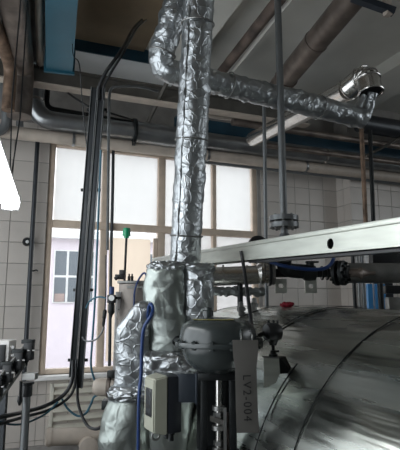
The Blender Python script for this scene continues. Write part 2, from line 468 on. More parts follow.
# --- outside: the neighbouring building and the ground
struct(G().box((2, 15, -1.1), (60, 17, .2)).obj('ground', 'ground', smooth=False), 'pale ground outside')
FYD = 13.0
top = at(60, 238, Y=FYD).z
bld = thing('neighbouring_building', (3, FYD + 2, -1), 'pale pinkish building with grid windows seen through the lower left pane', 'building')
G().box((4, FYD + 2, (top - 1) / 2), (20, 4, top + 1)).obj('wall', 'pinkwall', bld, smooth=False)
G().box((4, FYD + 1.9, top + .08), (20.3, 4.3, .2)).obj('parapet', 'sill', bld, smooth=False)
wl, wr = at(53.5, 270, Y=FYD).x, at(94, 270, Y=FYD).x
wt, wb_ = at(60, 250, Y=FYD).z, at(60, 303, Y=FYD).z
for k in range(4):
    ox = k * (wr - wl) * 2.0 - (0 if k < 3 else (wr - wl) * 8)
    wn_ = G().box(((wl + wr) / 2 + ox, FYD - .01, (wt + wb_) / 2), (wr - wl, .06, wt - wb_)).obj('window', 'sill', bld, smooth=False)
    for i in range(3):
        for j in range(2):
            cw, ch = (wr - wl) / 3, (wt - wb_) / 2
            dark = (i == 0 and j == 0)
            G().box((wl + ox + cw * (i + .5), FYD - .045, wb_ + ch * (j + .5)), (cw - .06, .02, ch - .06)).obj('pane', 'facglass', wn_, smooth=False)
            if dark and k == 0:
                G().box((wl + ox + cw * .5, FYD - .06, wb_ + ch * .2), (cw - .1, .01, ch * .3)).obj('curtain', 'curtain', wn_, smooth=False)

# --- louvre vent under the window
la, lb = at(52, 385, Y=YB), at(112, 436, Y=YB)
lv = thing('louvre_vent', ((la.x + lb.x) / 2, YB, lb.z), 'cream louvred vent grille in the wall under the window', 'vent')
cx, cz, hw, hh = (la.x + lb.x) / 2, (la.z + lb.z) / 2, (lb.x - la.x) / 2, (la.z - lb.z) / 2
for sx in (-1, 1): G().box((cx + sx * hw, YB - .03, cz), (.04, .05, hh * 2 + .04), bev=.004).obj('frame_stile', 'louvre', lv)
for sz in (-1, 1): G().box((cx, YB - .03, cz + sz * hh), (hw * 2, .05, .04), bev=.004).obj('frame_rail', 'louvre', lv)
for k in range(6):
    z = cz - hh + .02 + (k + .5) * (2 * hh - .04) / 6
    a = R(35); axs = (V((1, 0, 0)), V((0, math.cos(a), math.sin(a))), V((0, -math.sin(a), math.cos(a))))
    G().box((cx, YB - .03, z), (hw * 2 - .04, .1, .01), axs).obj('slat', 'louvre', lv, smooth=False)

# ================================================================== WALL AND CEILING PIPEWORK
def pipe(name, path, r, m, label, cat='pipe', n=16, bends=.15, bands=(), root=True, group=None):
    """a pipe thing: one wall of pipe plus collars given as fractions of the path"""
    p = fillet([V(q) for q in path], bends) if len(path) > 2 else [V(q) for q in path]
    lo = min(p, key=lambda q: q.z)
    if not bands:
        return tag(G().tube(p, r, n).obj(name, m), label, cat, group)
    t = thing(name, lo, label, cat, group)
    G().tube(p, r, n).obj('pipe_wall', m, t)
    L = [0]
    for a, b in zip(p, p[1:]): L.append(L[-1] + (b - a).length)
    for fr, wd, rr, mm in bands:
        s = fr * L[-1]
        for i in range(len(p) - 1):
            if L[i] <= s <= L[i + 1]:
                d = (p[i + 1] - p[i]).normalized(); c = p[i] + d * (s - L[i]); break
        G().cyl(c - d * wd / 2, c + d * wd / 2, r * rr, n).obj('collar', mm, t)
    return t

Y1p, Y2p, Y3p = 5.42, 5.50, 5.57
z1 = at(60, 122, Y=Y1p).z; z2 = at(60, 138, Y=Y2p).z; z3 = at(207, 161, Y=Y3p).z
xa = at(33, 120, Y=Y1p).x
tp = at(34, 30, Z=4.28)
p = pipe('wall_pipe', [(tp.x - .03, 2.2, 4.30), (xa, Y1p, 4.28), (xa, Y1p, z1), (8.9, Y1p, z1)], .105, 'clad',
     'thick grey pipe bending off the ceiling then running above the window', bends=.24, n=20,
     bands=[(k, .03, 1.05, 'bright') for k in (.28, .44, .60, .72, .84)])
a = at(134, 128, Y=Y1p); b = at(186, 136, Y=Y1p)
sl = G()
sl.tube(resample([V((a.x, Y1p, z1 - .01)), V((b.x + .2, Y1p, z1 - .01))], .05), .135, 20, disp=lambda q: crumple(q, .012, 6))
sl.obj('cladding_sleeve', 'clad', p)
G().cyl(V((a.x - .02, Y1p, z1 - .01)), V((a.x + .015, Y1p, z1 - .01)), .165, 24).obj('flange', 'darksteel', p)
pipe('wall_pipe', [(-1.55, Y2p, z2), (8.9, Y2p, z2)], .072, 'pipebeige', 'beige pipe running straight along the wall under the thick grey pipe', bands=[(k, .03, 1.1, 'clad') for k in (.2, .36, .5, .7)])
pipe('wall_pipe', [(1.9, Y3p, z3), (8.9, Y3p, z3)], .04, 'steelgrey', 'thin grey pipe just above the window head, lowest of the wall pipes')
z4 = at(300, 152, Y=5.2).z
pipe('wall_pipe', [(2.45, 5.25, z4 + .30), (8.9, 5.25, z4 + .30)], .045, 'brown', 'slim brown pipe highest of those along the wall right of the foil riser')
pipe('wall_pipe', [(2.9, 5.2, z4 + .03), (8.9, 5.2, z4 + .03)], .035, 'brown', 'slim brown pipe in front of the dark blue wall duct')
dkx = at(372, 130, Y=5.2)
pipe('wall_pipe', [(dkx.x - .25, 5.15, at(390, 128, Y=5.15).z), (8.9, 5.15, at(390, 128, Y=5.15).z)], .13, 'darkgrey', 'fat dark pipe near the ceiling at the right edge of the view', n=20)
tag(G().tube([at(366, 156, d=6.6), at(408, 134, d=6.9)], .02, 4).obj('hanger_strut', 'ibeam'), 'thin slanted strut right of the rusty pole under the ceiling', 'strut')
bd0, bd1 = at(207, 121, Y=5.56).z, at(207, 134, Y=5.56).z
tag(G().box((5.3, 5.585, (bd0 + bd1) / 2 - .02), (7.0, .1, bd0 - bd1 + .06), bev=.01).obj('wall_duct', 'navy'), 'flat dark blue duct along the top of the back wall', 'duct')

# old steel beam under the ceiling, parallel to the back wall
zi0, zi1 = at(0, 62, Y=5.0).z, at(0, 79, Y=5.0).z
ib = thing('steel_beam', (1, 5.0, zi1), 'old brown steel beam crossing above the window behind the cables', 'beam')
x1 = 3.4
G().box(((XL + x1) / 2, 5.0, (zi0 + zi1) / 2), (x1 - XL, .02, zi0 - zi1)).obj('web', 'ibeam', ib, smooth=False)
for z, m in ((zi0, 'ibeam'), (zi1, 'pipebeige')): G().box(((XL + x1) / 2, 5.0, z), (x1 - XL, .13, .018)).obj('flange', m, ib, smooth=False)  # beige lower flange: light on its edge put into the colour
sb = at(205, 115, Y=5.3); se = at(262, 126, Y=5.3)
tag(G().box(((sb.x + se.x) / 2, 5.3, sb.z), (se.x - sb.x + .6, .06, .04)).obj('angle_bar', 'pipebeige'), 'short pale angle bar behind the foil riser', 'bar')
br = G().tube([at(170, 76, d=5.05), at(148, 122, d=5.95)], .025, 4)
tag(br.obj('hanger_strut', 'ibeam'), 'thin slanted steel strut hanging left of the foil riser', 'strut')

# left cluster running along the ceiling towards the viewer, then dropping
def ceiling_run(px0, px1, Z, r, m, label, drop, name='ceiling_pipe'):
    e = at(*px1, Z=Z); s = at(*px0, Z=Z)
    s = s + (s - e) * .6
    e2 = V((e.x, min(e.y, 5.35), Z))
    path = [s, e2] + ([V((e2.x, e2.y, drop))] if drop else [])
    return pipe(name, path, r, m, label, bends=.14)
ceiling_run((13, 0), (22, 70), 4.05, .12, 'brown', 'fat brown pipe along the ceiling at the left edge', 3.55)
ceiling_run((-12, 10), (11, 66), 3.95, .06, 'rust', 'rusty pipe along the ceiling, leftmost of all', 3.5)
ceiling_run((38.5, 0), (40, 68), 4.15, .03, 'pipebeige', 'slim tan pipe along the ceiling beside the blue duct', None)
pipe('drop_pipe', [at(5, 82, d=5.2), at(7, 132, d=5.2), at(-40, 136, d=5.0)], .05, 'steelgrey', 'grey pipe dropping from the beam in the top left corner')
pipe('drop_pipe', [at(48, 85, d=5.6), at(46, 108, d=5.6), at(140, 124, d=6.2)], .03, 'darksteel', 'thin dark pipe turning right above the thick grey wall pipe', bends=.1)
pipe('drop_pipe', [at(17, 82, d=5.4), at(20, 128, d=5.4)], .04, 'clad', 'short silver vertical pipe left of the thick bend')

# blue duct
d0 = [at(45, 0, Z=3.95), at(78, 0, Z=3.95), at(72.5, 73, Z=3.95), at(46, 70, Z=3.95)]
d0[0] = d0[0] + (d0[0] - d0[3]) * .8; d0[1] = d0[1] + (d0[1] - d0[2]) * .8
bdct = thing('blue_duct', (d0[0] + d0[2]) / 2, 'teal blue flat duct along the ceiling at the upper left', 'duct')
G().prism(d0, (0, 0, .22)).obj('casing', 'bluepaint', bdct, smooth=False)
e0, e1 = d0[3], d0[2]
G().box((e0 + e1) / 2 + V((0, 0, .11)), ((e1 - e0).length + .04, .03, .26), ((e1 - e0).normalized(), frame_of(e1 - e0)[0], ZU)).obj('end_flange', 'bluepaint', bdct, smooth=False)

# pipes under the right part of the ceiling
pb = pipe('ceiling_pipe', [at(276, 93, d=5.3), at(281, 84, d=5.3), at(281, 84, d=5.3) + (at(380, -36, d=3.7) - at(281, 84, d=5.3)) * 2.2], .115, 'brown', 'large brown-grey pipe slanting across the ceiling at the upper right', bends=.12, n=20, bands=[(.06, .03, 1.12, 'darkrust'), (.22, .02, 1.06, 'brown')])
pipe('ceiling_pipe', [at(219, 75, d=5.7), at(219, 75, d=5.7) + (at(293, -18, d=3.9) - at(219, 75, d=5.7)) * 2.2], .055, 'darkrust', 'dark rusty pipe slanting under the ceiling right of the foil riser')
tag(G().tube([at(230, 75, d=5.72), at(230, 75, d=5.72) + (at(300, -12, d=3.95) - at(230, 75, d=5.72)) * 2.2], .022, 4).obj('ceiling_rail', 'ceil'), 'thin pale rail beside the dark rusty ceiling pipe', 'rail')
ba, bb = at(352, -3, d=3.75), at(394, 12, d=3.75)
bk = thing('ceiling_bracket', bb, 'dark steel bracket with pale end under the ceiling at the top right', 'bracket')
bd = (bb - ba).normalized(); bu, bw_, _ = frame_of(bd)
G().box((ba + bb) / 2, ((bb - ba).length, .06, .05), (bd, bu, bw_)).obj('bar', 'bracketblue', bk, smooth=False)
G().box(bb + V((0, 0, .12)) - rt * .05, (.05, .05, .3)).obj('hanger', 'pipebeige', bk, smooth=False)

# silver ventilation duct with lobster-back elbow
dA, dB = at(253, 139, d=5.9), at(348, 90, d=3.95)
dC, dD = at(367, 74, d=3.8), at(371, 93, d=3.74)
dt = thing('ventilation_duct', dA, 'shiny round ventilation duct with a segmented elbow opening downwards', 'duct')
G().cyl(dA, dB, .088, 28).obj('straight_run', 'bright', dt)
ep = fillet([dB, dC, dD], .2, 10)
n_seg = 5; el = []
for k in range(n_seg):
    i0, i1 = int(k * (len(ep) - 1) / n_seg), int((k + 1) * (len(ep) - 1) / n_seg)
    a, b = ep[i0], ep[i1]
    G().tube([a - (b - a) * .04, b + (b - a) * .04], .092, 28, caps=(k == 0)).obj('elbow_segment', 'bright', dt)
    G().ring(a, b - a, .095, .006, 28, 6).obj('crimp_ring', 'bright', dt)
lip = (ep[-1] - ep[-2]).normalized()
G().ring(ep[-1], lip, .094, .007, 28, 6).obj('mouth_ring', 'bright', dt)
G().lathe(ep[-1] - lip * .02, lip, [(.088, 0), (.0, .001)], 24).obj('mouth_dark', 'black', dt)  # black disc stands in for the shade inside the mouth

# ================================================================== FOIL LAGGED PIPES
def foil_tube(path, r, amp=.012, fr=14, n=40, step=.014, seam=None, caps=True, wrap=0):
    pts = resample(path, step)
    def disp(q): return crumple(q, amp, fr) + (amp * .7 * noise.noise(V((q.x * 4, q.y * 4, q.z * 11))))
    return G().tube(pts, r, n, caps, disp)
pb0, pb1 = at(184, 280, d=2.7), at(191, 150, d=2.7)
axis = (pb1 - pb0).normalized()
ptop = pb0 + axis * ((4.41 - pb0.z) / axis.z)
ris = thing('foil_riser_pipe', pb0, 'tall vertical pipe lagged in wrinkled silver foil, rising to the ceiling', 'pipe')
cuts = [pb0.z, at(187, 200, d=2.7).z, at(194, 78, d=2.7).z, 3.75, 4.40]
for k in range(4):
    a = pb0 + axis * ((cuts[k] - pb0.z) / axis.z - .012); b = pb0 + axis * ((cuts[k + 1] - pb0.z) / axis.z + .012)
    foil_tube([a, b], .086 + (.003 if k % 2 else 0), .0075, 15).obj('foil_wrap', 'foil', ris, ang=60)
sm = [pb0 + axis * (s * .03) + (-rt * .55 - hf * .83) * .088 + rt * .006 * noise.noise(V((s * .4, 0, 0))) for s in range(0, 84)]
G().tube(sm, lambda t: .008 + .003 * math.sin(t * 140), 8, disp=lambda q: crumple(q, .008, 40)).obj('lap_seam', 'foil', ris, ang=60)
for fr in (.095, .30, .55):
    c = pb0.lerp(ptop, fr); G().ring(c, axis, .091, .005, 30, 6).obj('tie_wire', 'midsteel', ris)

brp = thing('foil_branch_pipe', at(160, 70, d=3.05), 'foil lagged pipe bending behind the riser and running right to the duct mouth', 'pipe')
q0, q1, q2, q3 = at(196, -60, d=3.02), at(158, 68, d=3.05), at(362, 118, d=3.78), at(371, 97, d=3.74)
pth = fillet([q0, q1, q2], .12, 8)
cut = next(i for i, q in enumerate(pth) if (q - q2).length < (q1 - q2).length * .86)
foil_tube(pth[:cut + 1], .083, .016, 13, step=.012).obj('foil_wrap', 'foil', brp, ang=60)
mid = pth[cut].lerp(q2, .5)
foil_tube([pth[cut] - (mid - pth[cut]).normalized() * .01, mid], .079, .017, 14, step=.012).obj('foil_wrap', 'foil', brp, ang=60)
foil_tube([mid - (q2 - mid).normalized() * .012, q2], .083, .017, 13, step=.012).obj('foil_wrap', 'foil', brp, ang=60)
foil_tube(fillet([q2 - rt * .03, q2 + rt * .025, at(373, 93, d=3.75)], .05), .042, .012, 18, 24, .012).obj('foil_tail', 'foil', brp, ang=60)
foil_tube([at(357, 110, d=3.75), at(364, 96, d=3.76)], .03, .010, 20, 20, .012).obj('foil_tail', 'foil', brp, ang=60)
for fr in (.3, .75):
    c = q1.lerp(q2, fr); G().ring(c, q2 - q1, .087, .005, 28, 6).obj('tie_wire', 'midsteel', brp)
G().ring(q1.lerp(q0, .12), q0 - q1, .086, .005, 28, 6).obj('tie_wire', 'midsteel', brp)

# ================================================================== SLENDER POLES
fp = thing('flanged_riser', at(284, 262, d=3.2), 'slender dark grey vertical pipe with a bolted flange above the channel', 'pipe')
pt = at(284, 222, d=3.2); pz = V((pt.x, pt.y, 4.66))
G().cyl(V((pt.x, pt.y, at(284, 262, d=3.2).z)), pz, .0245, 18).obj('pipe_wall', 'steelgrey', fp)
for y0, y1 in ((216, 221), (223, 228)):
    G().cyl(V((pt.x, pt.y, at(284, y1, d=3.2).z)), V((pt.x, pt.y, at(284, y0, d=3.2).z)), .096, 30).obj('flange', 'steelgrey', fp)
for k in range(8):
    a = 2 * math.pi * k / 8 + .2
    c = V((pt.x + .075 * math.cos(a), pt.y + .075 * math.sin(a), pt.z))
    G().cyl(c - ZU * .05, c + ZU * .05, .008, 6).obj('bolt', 'midsteel', fp)
G().lathe(V((pt.x, pt.y, at(284, 240, d=3.2).z)), ZU, [(.045, -.12), (.045, 0), (.03, .04)], 20).obj('neck', 'steelgrey', fp)
pipe('thin_conduit', [V((at(264, 262, d=4.1).x, at(264, 262, d=4.1).y, 0)), at(264, 100, d=4.1)], .016, 'steelgrey', 'thin grey pole just left of the flanged riser', n=12)
pipe('rusty_pole', [V((at(368, 300, d=5.6).x, at(368, 300, d=5.6).y, 0)), at(361, 122, d=5.6)], .026, 'rust', 'thin rusty vertical pole under the end of the foil branch', n=12, bands=[(.35, .03, 1.5, 'darkrust')])
pipe('dark_pole', [V((at(373, 300, d=5.7).x, at(373, 300, d=5.7).y, 0)), at(370, 130, d=5.7)], .025, 'darksteel', 'dark vertical pole right beside the rusty pole', n=12)

# ================================================================== TANK
TX, TZ, TR = 1.65, .88, .80
Y0, Y1 = .15, 3.35
tank = thing('cylindrical_tank', (TX, 1.7, 0), 'large horizontal tank clad in polished dented steel sheets', 'tank')
def tank_sheet(ya, yb, r):
    na, ny = 120, max(4, int((yb - ya) / .03)); vs, fs = [], []
    for j in range(ny + 1):
        y = ya + (yb - ya) * j / ny
        for k in range(na):
            a = 2 * math.pi * k / na
            n_ = V((math.cos(a), 0, math.sin(a)))
            p = V((TX, y, TZ)) + n_ * r
            p += n_ * (.006 * noise.noise(p * 2.2) + .003 * noise.noise(p * 5.5) - .004)
            vs.append(p)
    for j in range(ny):
        for k in range(na): fs.append((j * na + k, j * na + (k + 1) % na, (j + 1) * na + (k + 1) % na, (j + 1) * na + k))
    return G().add(vs, fs)
SY = [Y0, .85, 1.5, 2.15, 2.75, Y1]
for k in range(5): tank_sheet(SY[k] - .02, SY[k + 1], TR + (.0025 if k % 2 else 0)).obj('cladding_sheet', 'tank', tank, ang=70)
for y in SY[1:-1]:
    pts = [V((TX + (TR + .002) * math.cos(R(a)), y, TZ + (TR + .002) * math.sin(R(a)))) for a in range(-20, 201, 4)]
    G().tube(pts, .0024, 6).obj('seam_bead', 'darksteel', tank)
pts = [V((TX + (TR + .003) * math.cos(R(a)), 1.74, TZ + (TR + .003) * math.sin(R(a)))) for a in range(134, 163, 2)]
G().tube(pts, .003, 6).obj('lap_strip', 'black', tank)
for y, s in ((Y0 - .02, -1), (Y1, 1)):
    prof = [(TR * math.cos(R(t)), .16 * math.sin(R(t))) for t in range(0, 91, 9)]
    G().lathe((TX, y, TZ), (0, s, 0), prof, 80).obj('end_cap', 'tank', tank, ang=70)
for y in (.7, 2.7):
    poly = [V((TX + x, y - .06, z)) for x, z in ((-.55, 0), (.55, 0), (.55, .36), (.3, .16), (0, .085), (-.3, .16), (-.55, .36))]
    G().prism(poly, (0, .12, 0)).obj('saddle', 'darkgrey', tank, smooth=False)
def tank_hit(x, y):
    r = fwd + rt * ((x - 200) / F_PX) + upv * ((225 - y) / F_PX)
    a = r.x ** 2 + r.z ** 2; b = 2 * (r.x * -TX + r.z * (EYE - TZ)); c = TX ** 2 + (EYE - TZ) ** 2 - TR ** 2
    t = (-b - math.sqrt(max(0, b * b - 4 * a * c))) / (2 * a)
    return CAM + r * t
for x in (241, 254):
    c = V((at(x, 300, d=3.1).x, at(x, 300, d=3.1).y, 0)); c.z = TZ + math.sqrt(TR ** 2 - (c.x - TX) ** 2) - .01
    s = tag(G().lathe(c, ZU, [(.018, 0), (.018, .03), (.028, .03), (.028, .05), (.018, .055), (.015, .085), (0, .09)], 6).obj('stud_fitting', 'midsteel'),
            'small steel fitting on the tank top, ' + ('nearer the foil jacket' if x == 241 else 'nearer the round flange'), 'fitting', 'fittings on the tank top')

# ================================================================== STAINLESS CHANNEL
CH = .10; zb0 = 1.885
cr_ = at(400, 245, Z=zb0); CX = cr_.x
chn = thing('stainless_channel', (CX, 2.5, zb0), 'long pale stainless channel beam with a round hole, above the tank', 'beam')
hc = at(330, 240, X=CX); hr = pxm(5.0, 2.05)
ya, yb = -.9, 4.2
vs, fs = [], []
n = 24; sq = .04
hz = hc.z - .021
ring_ = [V((CX, hc.y + hr * math.cos(2 * math.pi * k / n), hz + hr * math.sin(2 * math.pi * k / n))) for k in range(n)]
sqr = []
for k in range(n):
    a = 2 * math.pi * k / n; c, s = math.cos(a), math.sin(a); m_ = sq / max(abs(c), abs(s))
    sqr.append(V((CX, hc.y + m_ * c, min(zb0 + CH, max(zb0, hz + m_ * s)))))
g = G()
for off in (0, .005):
    dx = V((off, 0, 0))
    g.add([q + dx for q in ring_ + sqr], [(k, (k + 1) % n, n + (k + 1) % n, n + k) for k in range(n)])
    y0_, y1_, z0_, z1_ = hc.y - sq, hc.y + sq, max(zb0, hz - sq), min(zb0 + CH, hz + sq)
    for A, B, C_, D in ((ya, y0_, zb0, zb0 + CH), (y1_, yb, zb0, zb0 + CH), (y0_, y1_, zb0, z0_), (y0_, y1_, z1_, zb0 + CH)):
        if D - C_ > .0005: g.add([V((CX + off, A, C_)), V((CX + off, B, C_)), V((CX + off, B, D)), V((CX + off, A, D))], [(0, 1, 2, 3)])
g.add([q for q in ring_] + [q + V((.005, 0, 0)) for q in ring_], [(k, (k + 1) % n, n + (k + 1) % n, n + k) for k in range(n)])
g.obj('web', 'channel', chn, smooth=False)
for z in (zb0 + .0025, zb0 + CH - .0025): G().box((CX + .035, (ya + yb) / 2, z), (.07, yb - ya, .005)).obj('flange', 'channel', chn, smooth=False)
G().box((CX - .004, (ya + yb) / 2, zb0 + CH - .010), (.008, yb - ya, .02), bev=.002).obj('top_lip', 'channel', chn)
G().box((CX + .03, (ya + 2.3) / 2, zb0 - .006), (.05, 2.3 - ya, .010)).obj('rubber_strip', 'black', chn, smooth=False)
G().box((CX + .055, hc.y, hz), (.004, .3, .09)).obj('hole_dark_sheet', 'black', chn, smooth=False)  # black sheet put in so the hole reads dark
# posts carrying the channel down beside the tank (behind it)
for y in (3.65, 4.1): G().box((CX + .035, y, zb0 / 2 - .05), (.06, .06, zb0 + .1)).obj('post', 'midsteel', chn)
chn.location.z += .045; chn.rotation_euler.x = math.atan(.042)   # it rises slightly away from the viewer

# ================================================================== VALVE LINE ABOVE THE TANK
VD = 3.3
vl = thing('valve_line', at(300, 285, d=VD), 'horizontal pipe run with valves and flanges between the channel and the tank', 'pipe')
def vz(x, y=273): return at(x, y, d=VD)
G().cyl(vz(196, 277.5), vz(262, 274.5), pxm(9.4, VD), 24).obj('clad_section', 'bright', vl)
for x in (222, 246): G().cyl(vz(x, 275), vz(x + 2, 275), pxm(10, VD), 24).obj('clad_band', 'bright', vl)
G().lathe(vz(256, 273), rt, [(.05, 0), (.085, .03), (.085, .05), (.07, .06), (.07, .09)], 24).obj('reducer', 'bright', vl)
G().cyl(vz(268, 273), vz(270.5, 273), pxm(13, VD), 28).obj('gasket', 'black', vl)
G().cyl(vz(271, 273), vz(274, 273), pxm(12, VD), 28).obj('flange', 'midsteel', vl)
el = fillet([at(284, 255, d=VD - .1), vz(284, 270), vz(310, 272)], .06)
G().tube(el, .05, 18).obj('elbow', 'darksteel', vl)
G().cyl(vz(272), vz(350), .03, 16).obj('spindle_pipe', 'darksteel', vl)
G().lathe(vz(302), rt, [(.03, 0), (.05, .01), (.055, .05), (.05, .09), (.03, .1)], 20).obj('valve_body', 'darksteel', vl)
G().cyl(vz(310, 276), vz(310, 262), .028, 14).obj('valve_bonnet', 'darksteel', vl)
G().box(vz(312, 262), (.09, .025, .012), (rt, hf, ZU), .003).obj('valve_lever', 'darksteel', vl)
for x in (321, 326): G().cyl(vz(x), vz(x + 2), pxm(7, VD), 8).obj('union_nut', 'darksteel', vl)
fax = (rt * .80 - hf * .60).normalized(); fr_ = frame_of(fax)
for o in (-.022, .022):
    G().lathe(vz(340, 273) + fax * (o - .014), fax, [(0, 0), (pxm(11.5, VD), 0), (pxm(12.5, VD), .004), (pxm(12.5, VD), .024), (pxm(11.5, VD), .028), (0, .028)], 32).obj('flange', 'darksteel', vl)
G().cyl(vz(340, 273) + fax * .03, vz(340, 273) + fax * .06, pxm(6, VD), 20).obj('hub', 'darksteel', vl)
for k in range(8):
    a = 2 * math.pi * k / 8; o = (fr_[0] * math.cos(a) + fr_[1] * math.sin(a)) * pxm(9.3, VD)
    G().cyl(vz(340, 273) + o - fax * .055, vz(340, 273) + o + fax * .055, .010, 6).obj('bolt', 'darksteel', vl)
G().lathe(vz(346, 273), rt, [(.03, 0), (.03, .08), (.045, .1), (.03, .12), (.012, .17), (.012, .2)], 18).obj('stem_end', 'brown', vl)
G().cyl(vz(352, 272) + hf * .12, vz(440, 272) + hf * .12, pxm(10, VD + .12), 22).obj('outlet_pipe', 'midsteel', vl)
for x in (281, 311):                              # lug plates with an eye
    c = vz(x, 286); g = G(); n = 16
    inn = [c + rt * .016 * math.cos(2 * math.pi * k / n) + ZU * .016 * math.sin(2 * math.pi * k / n) for k in range(n)]
    out = []
    for k in range(n):
        a = 2 * math.pi * k / n; m_ = .04 / max(abs(math.cos(a)), abs(math.sin(a))); out.append(c + rt * m_ * math.cos(a) + ZU * m_ * 1.2 * math.sin(a))
    th = hf * .012
    g.add(inn + out + [q + th for q in inn + out],
          [(k, (k + 1) % n, n + (k + 1) % n, n + k) for k in range(n)] + [(2 * n + k, 3 * n + k, 3 * n + (k + 1) % n, 2 * n + (k + 1) % n) for k in range(n)] +
          [(k, 2 * n + k, 2 * n + (k + 1) % n, (k + 1) % n) for k in range(n)] + [(n + k, n + (k + 1) % n, 3 * n + (k + 1) % n, 3 * n + k) for k in range(n)])
    g.obj('lug_plate', 'channel', vl, smooth=False)
for x in (240, 380):
    b_ = vz(x, 283); G().cyl(V((b_.x, b_.y, TZ + math.sqrt(TR ** 2 - (b_.x - TX) ** 2) - .01)), b_, .02, 10).obj('support_leg', 'darksteel', vl)
hw_ = thing('round_handwheel', at(258, 246, d=3.5), 'black round disc half hidden behind the channel', 'handwheel')
hc_ = at(258, 246, d=3.5)
G().lathe(hc_ - hf * .02, hf, [(.0, 0), (.066, .004), (.076, .015), (.076, .03), (.066, .04), (0, .042)], 32).obj('disc', 'black', hw_)
G().cyl(hc_ - hf * .035, hc_, .015, 12).obj('hub', 'darksteel', hw_)
G().cyl(hc_ + hf * .0, V((hc_.x, hc_.y, hc_.z - .22)), .014, 10).obj('stem', 'darksteel', hw_)
hs = [at(270, 262, d=3.12), at(284, 266, d=3.1), at(305, 269, d=3.1), at(322, 269, d=3.1), at(331, 264, d=3.12), at(335, 254, d=3.15)]
tag(G().tube(spline(hs), .012, 12).obj('blue_hose', 'hoseblue'), 'blue hose sagging under the channel above the valves', 'hose')
ft = foil_tube([at(203, 291, d=3.25), at(264, 292, d=3.35)], .03, .022, 17, 26, .012)
tag(ft.obj('foil_bundle', 'foil', ang=60), 'crumpled foil roll lying on the far tank top below the valve line', 'foil')

# red rag on the tank
rc = at(287, 300, d=3.0); rc.z = TZ + math.sqrt(TR ** 2 - (rc.x - TX) ** 2) + .012
bm = bmesh.new(); bmesh.ops.create_icosphere(bm, subdivisions=4, radius=1)
g = G()
g.add([rc + rt * (q.co.x * .045) + hf * (q.co.y * .04) + ZU * (q.co.z * .016 + q.co.x * .004) + q.co * crumple(q.co, .014, 2.2) for q in bm.verts], [[q.index for q in f_.verts] for f_ in bm.faces])
bm.free()
tag(g.obj('red_rag', 'red'), 'small crumpled red cloth lying on the tank top', 'cloth')

# ---- things behind the tank on the right
for x, wpx, z_, lab in ((369, 5, 284, 'narrow bright blue post behind the tank, left one of two'), (379, 10, 284, 'wider bright blue post behind the tank, right one of two')):
    c = at(x, z_, d=4.6); zt = c.z
    t = thing('blue_post', (c.x, c.y, 0), lab, 'post', 'blue posts behind the tank')
    G().box((c.x, c.y, zt / 2), (pxm(wpx, 4.6), .06, zt), (rt, hf, ZU), .006).obj('shaft', 'blue', t)
    G().box((c.x, c.y, .01), (.16, .16, .02), (rt, hf, ZU)).obj('base_plate', 'blue', t)
c = at(392, 288, d=4.2)
t = thing('steel_stand', (c.x, c.y, 0), 'grey steel stand with a dark cap at the right edge behind the tank', 'stand')
G().box((c.x, c.y, c.z / 2 - .04), (.11, .1, c.z - .08), (rt, hf, ZU), .01).obj('shaft', 'midsteel', t)
G().box((c.x + .02, c.y, c.z - .015), (.2, .14, .07), (rt, hf, ZU), .01).obj('cap', 'black', t)
c = at(376, 258, d=5.0)
t = thing('control_box', (c.x, c.y, 0), 'dark equipment box with light conduits seen under the channel at right', 'box')
G().box((c.x + .22, c.y + .1, c.z + .02), (.36, .2, .34), (rt, hf, ZU), .01).obj('body', 'black', t)
for k, (x, m) in enumerate(((353, 'darksteel'), (357.5, 'midsteel'), (362, 'steelgrey'), (367, 'sill'))):
    c2 = at(x, 262, d=5.0)
    G().cyl(V((c2.x, c2.y, .02)), V((c2.x, c2.y, c.z + .14)), .02, 12).obj('conduit', m, t)
G().box((c.x + .22, c.y + .1, (c.z - .15) / 2), (.08, .08, c.z - .15), (rt, hf, ZU)).obj('pedestal', 'darkgrey', t)

# ================================================================== CONTROL VALVE
AD = 1.9
ac = at(218, 343, d=AD)
s_ = pxm(1, AD)
cv = thing('control_valve', (ac.x, ac.y, .0), 'dark grey diaphragm control valve with domed actuator, in front of the tank', 'valve')
G().lathe(ac, ZU, [(38.5 * s_, 0), (38.3 * s_, 8 * s_), (37 * s_, 14 * s_), (34.5 * s_, 18.5 * s_), (30 * s_, 21.8 * s_), (22 * s_, 24 * s_), (11 * s_, 25.2 * s_), (0, 25.5 * s_)], 56).obj('upper_dome', 'valvegrey', cv)
G().lathe(ac, ZU, [(36 * s_, 0), (35.5 * s_, -7 * s_), (33.5 * s_, -14 * s_), (29.5 * s_, -20 * s_), (23 * s_, -25 * s_), (14 * s_, -28.5 * s_), (0, -29.5 * s_)], 56).obj('lower_bowl', 'valvegrey', cv)
G().lathe(ac, ZU, [(37 * s_, -2.6 * s_), (42.5 * s_, -2.6 * s_), (43.2 * s_, -.3 * s_), (42.5 * s_, 2 * s_), (37 * s_, 2.2 * s_)], 56).obj('clamp_flange', 'valvegrey', cv)
for k in range(14):
    a = 2 * math.pi * (k + .3) / 14
    c = ac + V((math.cos(a), math.sin(a), 0)) * 41 * s_
    G().lathe(c, ZU, [(2.6 * s_, -4 * s_), (2.6 * s_, -2.2 * s_), (1.2 * s_, -2.2 * s_), (1.2 * s_, 1.6 * s_), (2.6 * s_, 1.6 * s_), (2.6 * s_, 3.4 * s_), (1.3 * s_, 3.6 * s_), (1.3 * s_, 4.6 * s_), (0, 4.8 * s_)], 6).obj('bolt', 'valvegrey', cv)
vt = ac + ZU * 24.5 * s_ - rt * 10 * s_
G().lathe(vt, ZU, [(4.6 * s_, 0), (4.6 * s_, 2 * s_), (5.6 * s_, 2.2 * s_), (5.6 * s_, 7 * s_), (4 * s_, 8 * s_), (4 * s_, 10.5 * s_), (0, 11 * s_)], 20).obj('vent_plug', 'valvegrey', cv)
n = 20; g = G(); pts = []
